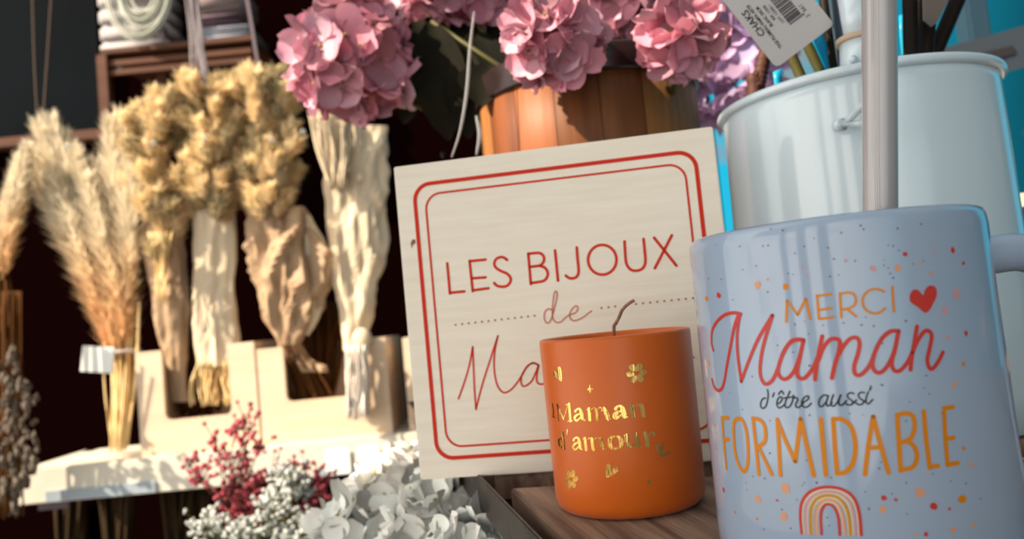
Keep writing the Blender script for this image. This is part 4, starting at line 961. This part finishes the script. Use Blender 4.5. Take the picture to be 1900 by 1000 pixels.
ubox('pale beech box mostly hidden behind the sign edge', P(752, 700, BXY).x, P(752, 700, BXY).x + .22, P(740, 628, BXY).z, None, BXY)

def loft(name, rows, Y, mat, parent, depth=.45, seg=44, crease=.12, seed=0, close=True):
    """a crinkled sleeve: rows of (y, left x, right x) from the top down, each an oval section"""
    bm = bmesh.new(); rings = []; r = random.Random(seed); ph = [r.uniform(0, 6.28) for _ in range(4)]
    rows2 = catmull([Vector(q) for q in rows], 8)
    for i, q in enumerate(rows2):
        a, b = P(q.y, q.x, Y), P(q.z, q.x, Y); c = (a + b) / 2; hw = (b - a).length / 2; ax = (b - a).normalized()
        ring = []
        for k_ in range(seg):
            t = 2 * math.pi * k_ / seg
            w_ = 1 + crease * (math.sin(5 * t + ph[0] + i * .10) * .5 + math.sin(9 * t + ph[1] - i * .15) * .35 + math.sin(3 * t + ph[2] + i * .3) * .3)
            p = c + ax * hw * math.cos(t) * (1 + (w_ - 1) * .35) + Vector((0, -1, 0)) * hw * depth * math.sin(t) * w_
            fold = abs(noise.noise(Vector((p.x * 30 + seed, p.y * 30, p.z * 8)))) * 2 + abs(noise.noise(Vector((p.x * 60, p.y * 60 + seed, p.z * 26)))) * .6
            p += Vector((math.cos(t), -math.sin(t), 0)) * hw * (.24 - fold * .50) * (.25 + crease * 1.6)
            ring.append(bm.verts.new(p))
        rings.append(ring)
    for r0, r1 in zip(rings, rings[1:]):
        for k_ in range(seg): bm.faces.new((r0[k_], r1[k_], r1[(k_ + 1) % seg], r0[(k_ + 1) % seg]))
    ob = finish(name, bm, mat, parent, smooth=False); ob.modifiers.new('t', 'SOLIDIFY').thickness = .0012
    return ob
def ear_mesh(name, mat, seed, L=.035, W_=.011, n=46, bristle=.012, base_tone=1.0):
    r = random.Random(seed); bm = bmesh.new(); lay = bm.loops.layers.color.new('tone')
    for i in range(n):
        t = (i + .5) / n; a = i * 2.4 + r.uniform(-.4, .4); rad = W_ * .5 * math.sin(math.pi * (t * .85 + .12)) ** .7
        base = Vector((rad * .5 * math.cos(a), rad * .5 * math.sin(a), t * L)); out = Vector((math.cos(a), math.sin(a), r.uniform(.5, 1.8))).normalized()
        s = Vector((-math.sin(a), math.cos(a), 0)); l_ = bristle * r.uniform(.5, 1.2)
        tip = base + out * l_; m1 = base + out * l_ * .45; h = r.uniform(.0007, .0014)
        v0, v1, v2, v3 = [bm.verts.new(p) for p in (base, m1 + s * h, tip, m1 - s * h)]
        v4 = bm.verts.new(m1 + Vector((math.cos(a), math.sin(a), -.3)) * h)
        tn = r.uniform(.85, 1.1) * base_tone
        for f in (bm.faces.new((v0, v1, v4)), bm.faces.new((v0, v4, v3)), bm.faces.new((v1, v2, v4)), bm.faces.new((v4, v2, v3))):
            for l in f.loops: l[lay] = (tn, tn, tn * .97, 1)
    n0 = len(bm.faces); tube(bm, [(0, 0, 0), (0, 0, L * .5), (0, 0, L)], [W_ * .2, W_ * .36, W_ * .15], 7); bm.faces.ensure_lookup_table()
    for f in bm.faces[n0:]:
        for l in f.loops: l[lay] = (.8 * base_tone, .8 * base_tone, .78 * base_tone, 1)
    return mesh_only(name, bm, mat)
EARS = [ear_mesh('seed_head', M['oat'], i, L_, W_, n_, b_, t_) for i, (L_, W_, n_, b_, t_) in enumerate(((.030, .015, 230, .017, 1.1), (.026, .017, 230, .016, .86), (.034, .014, 230, .018, 1.0), (.028, .013, 220, .018, 1.15), (.032, .016, 230, .016, .75)))]
def ears_in(parent, region, Y, n, seed, scale=1.0, down=0, depth=.05, aim=None):
    """seed heads spread over an outline: rows of (y, left, right)"""
    r = random.Random(seed); base = mw(parent).inverted()
    for i in range(n):
        t = (i + r.random()) / n * (len(region) - 1); k_ = min(int(t), len(region) - 2); f = t - k_
        a, b = region[k_], region[k_ + 1]; y = a[0] + (b[0] - a[0]) * f; xl = a[1] + (b[1] - a[1]) * f; xr = a[2] + (b[2] - a[2]) * f
        x = r.uniform(xl, xr); side = (x - (xl + xr) / 2) / max(1, (xr - xl) / 2)
        p = P(x, y, Y + r.uniform(-depth, depth * .4) * math.sqrt(max(0.05, 1 - side * side)))
        d_ = Vector((side * .8 + r.uniform(-.35, .35), r.uniform(-.9, .1), 1.0 - down)).normalized()
        rot = d_.to_track_quat('Z', 'Y').to_matrix() @ Matrix.Rotation(r.uniform(0, 6), 3, 'Z')
        child_mesh('seed_head', r.choice(EARS), parent, base @ Matrix.Translation(p - d_ * .018) @ rot.to_4x4() @ Matrix.Scale(scale * r.uniform(.8, 1.25), 4))
def stalks(name, parent, top, bot, Y, n, rad, mat, seed, bend=.01):
    r = random.Random(seed); bm = bmesh.new()
    for i in range(n):
        f = (i + r.random()) / n; g = r.uniform(0, 1)
        a = P(top[1] + (top[2] - top[1]) * f, top[0], Y + r.uniform(-.02, .02)); b = P(bot[1] + (bot[2] - bot[1]) * (f * .7 + g * .3), bot[0] + r.uniform(-10, 4), Y + r.uniform(-.025, .025))
        tube(bm, catmull([a, a.lerp(b, .5) + Vector((r.uniform(-bend, bend), 0, 0)), b], 4), rad * r.uniform(.7, 1.2), 5)
    finish(name, bm, mat, parent)
def ring_glint(x, y, Y, parent):       # wire hook of the bundle's hanger
    bm = bmesh.new(); c = P(x, y, Y)
    tube(bm, [c + Vector((.0035 * math.cos(a), -.002, .0035 * math.sin(a))) for a in [i * math.pi / 8 for i in range(17)]], .0011, 6, cap=False)
    finish('wire_loop', bm, M['zinc'], parent, label='small shiny wire loop')

BQ = SHY + .05
# pampas bundle
def plume_mesh(name, seed, L, W_, n=2300):
    r = random.Random(seed); bm = bmesh.new(); lay = bm.loops.layers.color.new('tone')
    for i in range(n):
        t = r.random() ** .8; a = r.uniform(0, 6.283); w_ = W_ * (.35 + .65 * math.sin(math.pi * min(.99, t * .78 + .14)) ** .8)
        base = Vector((0, 0, t * L)); out = Vector((math.cos(a), math.sin(a), r.uniform(.9, 2.6))).normalized(); l_ = w_ * r.uniform(.6, 1.5)
        s = out.cross(Vector((0, 0, 1))).normalized() * .0012
        tip = base + out * l_ + Vector((0, 0, -.1 * l_))
        tn = r.uniform(.8, 1.1)
        f = bm.faces.new([bm.verts.new(base - s), bm.verts.new(base + s), bm.verts.new(base.lerp(tip, .6) + s), bm.verts.new(tip), bm.verts.new(base.lerp(tip, .6) - s)])
        for l in f.loops: l[lay] = (tn, tn * (.84 + .16 * min(1, t * 1.6)), tn * (.68 + .30 * min(1, t * 1.6)), 1)
    return mesh_only(name, bm, M['pampas'])
PLUMES = [plume_mesh('plume', i, .27 + .03 * i, .042) for i in range(3)]
pa = empty('pampas_bundle', P(215, 835, BQ), 'tall bundle of fluffy pampas plumes, left on the cream shelf', 'dried bouquet')
base_ = mw(pa).inverted(); r = random.Random(5)
tie = [(205, 640), (250, 640)]
for i, (tx, ty) in enumerate(((75, 235), (95, 225), (120, 250), (140, 285), (160, 330), (178, 300), (60, 300), (205, 225), (225, 215), (232, 300), (215, 330), (100, 330), (250, 320), (190, 370), (130, 400), (215, 430))):
    top = P(tx, ty, BQ + r.uniform(-.03, .03)); bot = P(205 + 45 * (i % 5) / 5, 650 + r.uniform(-20, 20), BQ + r.uniform(-.015, .015)); d_ = (bot - top); L_ = d_.length
    me = PLUMES[i % 3]; sc_ = L_ * .97 / (.27 + .03 * (i % 3))
    z = -d_.normalized(); p = top + d_ * .99
    rot = z.to_track_quat('Z', 'Y').to_matrix() @ Matrix.Rotation(r.uniform(0, 6), 3, 'Z')
    child_mesh('plume', me, pa, base_ @ Matrix.Translation(p) @ rot.to_4x4() @ Matrix.Diagonal((1, 1, sc_, 1)))
stalks('stalk', pa, (560, 195, 260), (835, 200, 245), BQ, 24, .0022, M['straw'], 3)
bm = bmesh.new(); a, b = P(197, 655, BQ), P(256, 650, BQ); c = (a + b) / 2
tube(bm, [c + Vector(((b - a).length * .52 * math.cos(t), .022 * math.sin(t), 0)) for t in [i * math.pi / 10 for i in range(21)]], .004, 6, cap=False); finish('tie', bm, M['raffia'], pa)
ring_glint(127, 272, BQ - .06, pa)
# its white price tag
pt = empty('price_tag', P(181, 667, BQ - .05), 'blank white price tag hanging on the pampas stalks', 'tag')
a = P(181, 667, BQ - .05); bm = bmesh.new(); w_ = 29 * mpp(BQ); h_ = 23 * mpp(BQ)
box(bm, (-w_, -.0008, -h_), (w_, .0008, h_), Matrix.Translation(a) @ Matrix.Rotation(R(9), 4, 'Y'), bev=.0006); finish('card', bm, M['card'], pt, smooth=False)
bm = bmesh.new(); tube(bm, [a + Vector((.02, 0, h_ * .8)), P(205, 652, BQ - .03)], .0006, 5); finish('string', bm, M['raffia'], pt)

# oat bundle, left
def bouquet(name, label, foot, region, n, seed, sleeves=(), stalk=None, scale=1.0, loop=None, group='wrapped dried bouquets', Y=BQ, depth=.05):
    o = empty(name, P(foot[0], foot[1], Y), label, 'dried bouquet', group)
    if region: ears_in(o, region, Y, n, seed, scale, depth=depth)
    for i, (rows, mat, dp, cr_, nm) in enumerate(sleeves): loft(nm, rows, Y, mat, o, dp, crease=cr_, seed=seed + i)
    for q in stalk or (): stalks('stalk', o, *q, seed=seed)
    if loop: ring_glint(*loop, Y - .075, o)
    return o
bouquet('oat_bundle', 'bundle of golden oats in brown kraft paper, next to the pampas', (320, 770),
        [(180, 255, 335), (230, 225, 350), (290, 222, 345), (350, 235, 345), (410, 250, 330), (470, 262, 310)], 98, 21,
        [([(380, 268, 352), (450, 265, 352), (540, 280, 350), (620, 290, 350), (660, 305, 345), (700, 315, 345), (745, 322, 350)], M['kraft'], .5, .16, 'paper_sleeve')],
        [((430, 275, 320), (560, 285, 310), BQ - .04, 10, .0016, M['straw'])], 1.1, (286, 266))
bouquet('wheat_bundle', 'bundle of wheat with a pale paper band and straw end fanning out below', (405, 770),
        [(160, 345, 400), (200, 342, 440), (270, 345, 445), (320, 345, 430), (370, 350, 425), (400, 358, 420)], 98, 22,
        [([(385, 362, 432), (450, 362, 438), (540, 362, 440), (620, 360, 442), (678, 362, 446)], M['kraft_pale'], .45, .06, 'paper_sleeve')],
        [((670, 368, 442), (750, 348, 460), BQ, 60, .0018, M['straw'])], 1.1, (381, 258))
bouquet('grass_bundle', 'bundle of feathery golden grass in tied kraft paper, tallest of the group', (560, 770),
        [(140, 430, 540), (180, 415, 550), (230, 420, 548), (290, 435, 545), (340, 450, 540), (395, 462, 530)], 99, 23,
        [([(385, 462, 560), (430, 458, 590), (480, 465, 612), (540, 480, 606), (600, 495, 580), (640, 515, 555)], M['kraft'], .5, .28, 'paper_sleeve'),
         ([(400, 535, 575), (450, 548, 604), (520, 560, 610), (580, 560, 596), (622, 563, 572)], M['kraft_pale'], .3, .2, 'paper_flap'),
         ([(636, 518, 552), (650, 512, 560), (672, 535, 590), (690, 550, 612)], M['kraft'], .4, .35, 'paper_end')],
        [((640, 522, 550), (775, 540, 640), BQ, 26, .002, M['amber'])], 1.15, (505, 260))
o = bouquet('white_bundle', 'pale bleached bundle in cream paper with fringed white end, nearest the sign', (665, 770), None, 0, 24,
        [([(236, 600, 716), (262, 596, 717), (330, 598, 718), (400, 606, 716), (470, 612, 714), (530, 622, 700), (570, 630, 694), (610, 634, 686), (650, 640, 682)], M['kraft_pale'], .42, .16, 'paper_sleeve')], None, 1, (563, 245))
stalks('stalk', o, (205, 572, 650), (350, 604, 645), BQ - .045, 46, .0017, M['kraft_pale'], 8)
stalks('fringe', o, (640, 642, 682), (775, 640, 690), BQ - .068, 40, .0020, material('bleached_fringe', (.78, .70, .62), .7), 9)
bm = bmesh.new(); c = P(672, 628, BQ - .05); bmesh.ops.create_icosphere(bm, subdivisions=2, radius=.017, matrix=Matrix.Translation(c) @ Matrix.Diagonal((1, .6, 1.1, 1))); finish('knot', bm, M['kraft_pale'], o)
# darker dried grass standing behind, inside the boxes
for i, (xa, xb, ya, yb) in enumerate(((300, 430, 560, 770), (530, 640, 560, 760))):
    o = empty('dried_grass_bunch', P((xa + xb) / 2, yb, BQ + .09), ['dull brown dried grass standing in the left beech box', 'dull brown dried grass standing in the middle beech box'][i], 'dried bouquet')
    stalks('stalk', o, (ya, xa, xb), (yb, xa + 15, xb - 15), BQ + .09, 40, .003, M['amber'], 40 + i)

# statice and amber grass hanging at the far left edge
o = empty('statice_bunch', P(25, 930, 1.22), 'hanging bunch of dusty white statice at the left edge', 'dried bouquet')
STA = [bud_mesh('blossom', M['statice'], 80 + i, 7, .006) for i in range(3)]
r = random.Random(17); base_ = mw(o).inverted()
for i in range(96):
    t = i / 96; y = 660 + t * 290 + r.uniform(-15, 15); x = -8 + 70 * r.random() ** 1.1 * (.5 + .7 * math.sin(min(3.0, t * 3.2)))
    p = P(x, y, 1.22 + r.uniform(-.04, .03)); child_mesh('blossom', r.choice(STA), o, base_ @ Matrix.Translation(p) @ Matrix.Rotation(r.uniform(0, 6), 4, 'Z') @ Matrix.Diagonal((r.uniform(.5, 1.1), 1, r.uniform(1, 2.6), 1)))
stalks('stalk', o, (540, 5, 40), (960, -10, 50), 1.24, 14, .0020, M['amber'], 18)
o = empty('pale_plume_bunch', P(30, 470, 1.30), 'pale grey plume drooping at the left edge above the statice', 'dried bouquet')
base_ = mw(o).inverted()
for i, (tx, ty, bx2, by2) in enumerate(((50, 265, 5, 520), (38, 285, -5, 500), (25, 330, -20, 560), (55, 275, 15, 470))):
    top = P(tx, ty, 1.3 + .02 * (i % 2)); bot = P(bx2, by2, 1.3); d_ = bot - top
    child_mesh('plume', PLUMES[i % 3], o, base_ @ Matrix.Translation(top + d_) @ (-d_).to_track_quat('Z', 'Y').to_matrix().to_4x4() @ Matrix.Diagonal((.7, .7, d_.length / (.27 + .03 * (i % 3)) * .95, 1)))
for q_ in ((470, -25, 0), (500, -10, 12), (520, 0, 20), (445, -5, 8)): stalks('stalk', o, q_, (q_[0] + 220, 10, 50), 1.31, 4, .002, M['amber'], 19 + q_[0])
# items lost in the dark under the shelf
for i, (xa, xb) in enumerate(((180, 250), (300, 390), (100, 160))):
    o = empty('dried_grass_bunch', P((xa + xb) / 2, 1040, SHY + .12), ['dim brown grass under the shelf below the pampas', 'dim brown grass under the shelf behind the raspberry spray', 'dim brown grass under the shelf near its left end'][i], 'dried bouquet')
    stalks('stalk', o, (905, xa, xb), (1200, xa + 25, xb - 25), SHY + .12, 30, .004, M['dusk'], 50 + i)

# ------------------------------------------------------------------ wall furniture above the bouquets
WYB = 1.90
o = empty('slate_panel', P(80, 120, WYB), 'dark slate board in a reddish wooden frame at upper left', 'board')
def pbox(name, rect, Y, th, mat, parent):      # board spanning a rectangle of the wall, th thick
    a, b = P(rect[0], rect[3], Y), P(rect[2], rect[1], Y); bm = bmesh.new()
    x0_, z0_ = min(a.x, b.x), min(a.z, b.z); x1_, z1_ = max(a.x, b.x), max(a.z, b.z)
    box(bm, (x0_, Y, z0_), (x1_, Y + th, z1_), bev=.002); return finish(name, bm, mat, parent, smooth=False)
a = P(178, 150, WYB); zb = P(100, 248, WYB).z
bm = bmesh.new(); box(bm, (-1.6, WYB + .02, zb), (a.x, WYB + .03, zb + .7)); finish('board', bm, M['slate'], o, smooth=False)
bm = bmesh.new(); box(bm, (-1.6, WYB - .01, zb - .026), (a.x + .03, WYB + .03, zb), bev=.002); finish('frame', bm, M['frame_wood'], o, smooth=False)
o = empty('wall_shelf', P(320, 120, WYB - .12), 'reddish wooden wall shelf with slatted front carrying rope and linen', 'shelf')
Yw = WYB - .16
zt_ = P(320, 78, Yw).z; zb_ = P(320, 125, Yw).z; xa, xb = P(185, 100, Yw).x, P(470, 100, Yw).x
bm = bmesh.new(); box(bm, (xa, Yw, zt_ - .014), (xb, Yw + .2, zt_), bev=.002); finish('board', bm, M['frame_wood'], o, smooth=False)
for z in (zt_ - .034, zt_ - .056):
    bm = bmesh.new(); box(bm, (xa + .01, Yw + .006, z - .008), (xb - .005, Yw + .016, z + .006), bev=.001); finish('slat', bm, M['frame_wood'], o, smooth=False)
for x, y_ in ((xa + .004, Yw - .002), (xa + .075, Yw + .15)):
    bm = bmesh.new(); box(bm, (x - .013, y_, P(190, 262, Yw).z), (x + .013, y_ + .025, zt_ - .014), bev=.002); finish('upright', bm, M['frame_wood'], o, smooth=False)
bm = bmesh.new(); box(bm, (xb - .02, Yw + .17, zt_ - .2), (xb, Yw + .2, zt_ - .014)); finish('upright', bm, M['frame_wood'], o, smooth=False)
# rope hank
o = empty('rope_hank', P(262, 70, Yw), 'hank of pale rope draped in loops on the wall shelf', 'rope')
r = random.Random(4)
bm = bmesh.new()
for i in range(16):
    cx_, cy_ = 262 + r.uniform(-8, 8), -20; rx, ry = 62 - i * 2.3, 96 - i * 3.6
    tube(bm, [P(cx_ + rx * math.cos(t) + .0, cy_ + ry * math.sin(t), Yw - .012 - .004 * (i % 4)) for t in [R(-10 + k_ * 10) for k_ in range(21)]], .0030, 6)
finish('loops', bm, M['rope'], o)
# folded linens
def folded(name, label, rect, mat, Y, dp, layers=4):
    a, b = P(rect[0], rect[3], Y), P(rect[2], rect[1], Y); h = (b.z - zt_) / layers
    o = empty(name, ((a.x + b.x) / 2, Y, zt_), label, 'fabric')
    for i in range(layers):
        bm = bmesh.new(); box(bm, (a.x + rnd.uniform(0, .005), Y + rnd.uniform(0, .006), zt_ + h * i + .0005), (b.x - rnd.uniform(0, .006), Y + dp, zt_ + h * (i + 1)), bev=min(h * .4, .008)); finish('fold', bm, mat, o)
folded('folded_linen', 'folded blue-grey linen at the right end of the wall shelf', (368, 42, 462, 80), M['linen'], Yw + .01, .15, 3)
folded('folded_linen', 'dusty pale linen behind the rope on the wall shelf', (180, -60, 300, 80), M['linen_w'], Yw + .06, .12, 5)
o = empty('folded_linen', P(420, 20, Yw + .03), 'mauve cloth stacked above the blue-grey linen', 'fabric')
pl_ = P(420, 41, Yw + .03)
for i, (y1, y0, mt) in enumerate(((41, 20, (.10, .06, .075)), (20, -30, (.20, .15, .15)))):
    a, b = P(350, y1, Yw + .03), P(445, y0, Yw + .03); bm = bmesh.new(); box(bm, (a.x, Yw + .03, a.z), (b.x, Yw + .16, b.z), bev=.006); finish('fold', bm, material('mauve_cloth', mt, .9), o)
o = empty('hanging_strap', P(470, 90, Yw - .02), 'dull mauve strap hanging past the right end of the wall shelf', 'strap')
bm = bmesh.new(); tube(bm, catmull([P(452, -40, Yw - .02), P(466, 40, Yw - .02), P(474, 90, Yw - .02), P(480, 125, Yw - .02)], 4), .008, 8, flat=.3); finish('band', bm, material('mauve_strap', (.07, .05, .065), .8), o)
# raffia hanging in front, down to the wheat
o = empty('raffia_hank', P(350, 0, SHY + .06), 'pale raffia strands hanging down to the wheat ears', 'raffia')
r = random.Random(6); bm = bmesh.new()
for i in range(18):
    xt = r.uniform(330, 362); xm = xt + r.uniform(10, 20); xe = xt + r.uniform(18, 36)
    tube(bm, catmull([P(xt, -60, SHY + .06 + r.uniform(-.01, .01)), P(xm, 60, SHY + .05), P(xe, r.uniform(150, 190), SHY + .04)], 5), .0014, 5)
finish('strands', bm, material('dull_raffia', (.20, .17, .18), .7), o)
# two thin strings at the far left
o = empty('twine', P(75, 100, 1.4), 'two thin twine strings hanging over the pampas plumes', 'twine')
for xs in ((60, 64, 70), (97, 88, 80)):
    bm = bmesh.new(); tube(bm, catmull([P(xs[0], -30, 1.36), P(xs[1], 110, 1.36), P(xs[2], 225, 1.36)], 5), .0016, 5); finish('string', bm, material('brown_twine', (.08, .05, .035), .9), o)

# ------------------------------------------------------------------ right side beyond the can
o = empty('dark_rail', P(1850, 90, .78), 'dark blue-grey sloping rail with a small black label, behind the can at right', 'rail')
bm = bmesh.new(); pts = [(1735, 92), (1850, 62), (1960, 30), (1960, 110), (1866, 134), (1800, 130)]
f0 = [bm.verts.new(P(x, y, .78)) for x, y in pts]; f1 = [bm.verts.new(P(x, y, .80)) for x, y in pts]
bm.faces.new(f0); bm.faces.new(f1[::-1])
for i in range(len(pts)): bm.faces.new((f0[i], f1[i], f1[(i + 1) % len(pts)], f0[(i + 1) % len(pts)]))
bmesh.ops.recalc_face_normals(bm, faces=bm.faces[:]); finish('panel', bm, material('rail_grey', (.035, .045, .06), .5), o, smooth=False)
bm = bmesh.new(); f0 = [bm.verts.new(P(x, y, .7785)) for x, y in ((1812, 100), (1880, 84), (1884, 98), (1838, 113))]; bm.faces.new(f0); finish('label', bm, M['black_ink'], o, smooth=False)
bm = bmesh.new(); a = P(1960, 60, .79); tube(bm, [a, a + Vector((0, 0, -a.z))], .012, 10); finish('post', bm, M['navy'], o)
o = empty('blue_post', P(1820, 0, .95), 'dark blue post standing behind the can at upper right', 'post')
bm = bmesh.new(); a, b = P(1800, 60, .95), P(1842, 60, .95); box(bm, (a.x, .95, 0), (b.x, .98, 1.6), bev=.003); finish('shaft', bm, M['navy'], o, smooth=False)
bm = bmesh.new(); box(bm, (a.x - .02, .94, 0), (b.x + .02, .99, .015), bev=.003); finish('foot', bm, M['navy'], o, smooth=False)
o = empty('painted_board', P(1880, 700, .62), 'cream board with green smears behind the mug handle', 'board')
Yb = .60; zt2 = P(1880, 500, Yb).z
bm = bmesh.new(); a, b = P(1815, 640, Yb), P(1990, 640, Yb); box(bm, (a.x, Yb, TZ + .003), (b.x, Yb + .012, zt2 + .06), bev=.001); finish('board', bm, M['cream_paint'], o, smooth=False)
bm = bmesh.new(); q = P(1849, 640, Yb - .002); box(bm, (q.x - .0022, Yb - .003, TZ + .003), (q.x + .0022, Yb, zt2 + .06)); finish('stripe', bm, M['blue_paint'], o, smooth=False)
bm = bmesh.new(); q = P(1890, 800, Yb - .05); box(bm, (a.x, Yb - .05, TZ), (b.x, Yb, P(1880, 770, Yb - .05).z), bev=.002); finish('base', bm, M['blue_paint'], o, smooth=False)
o = empty('brown_knob', P(1900, 415, .40), 'rounded brown knob at the right frame edge above the mug handle', 'knob')
bm = bmesh.new(); c = P(1912, 408, .55); bmesh.ops.create_uvsphere(bm, u_segments=20, v_segments=12, radius=.012, matrix=Matrix.Translation(c) @ Matrix.Diagonal((1, 1, .9, 1)))
finish('ball', bm, M['knob'], o)
bm = bmesh.new(); tube(bm, [c, Vector((c.x, c.y, TZ))], .004, 10); finish('stick', bm, M['knob'], o)
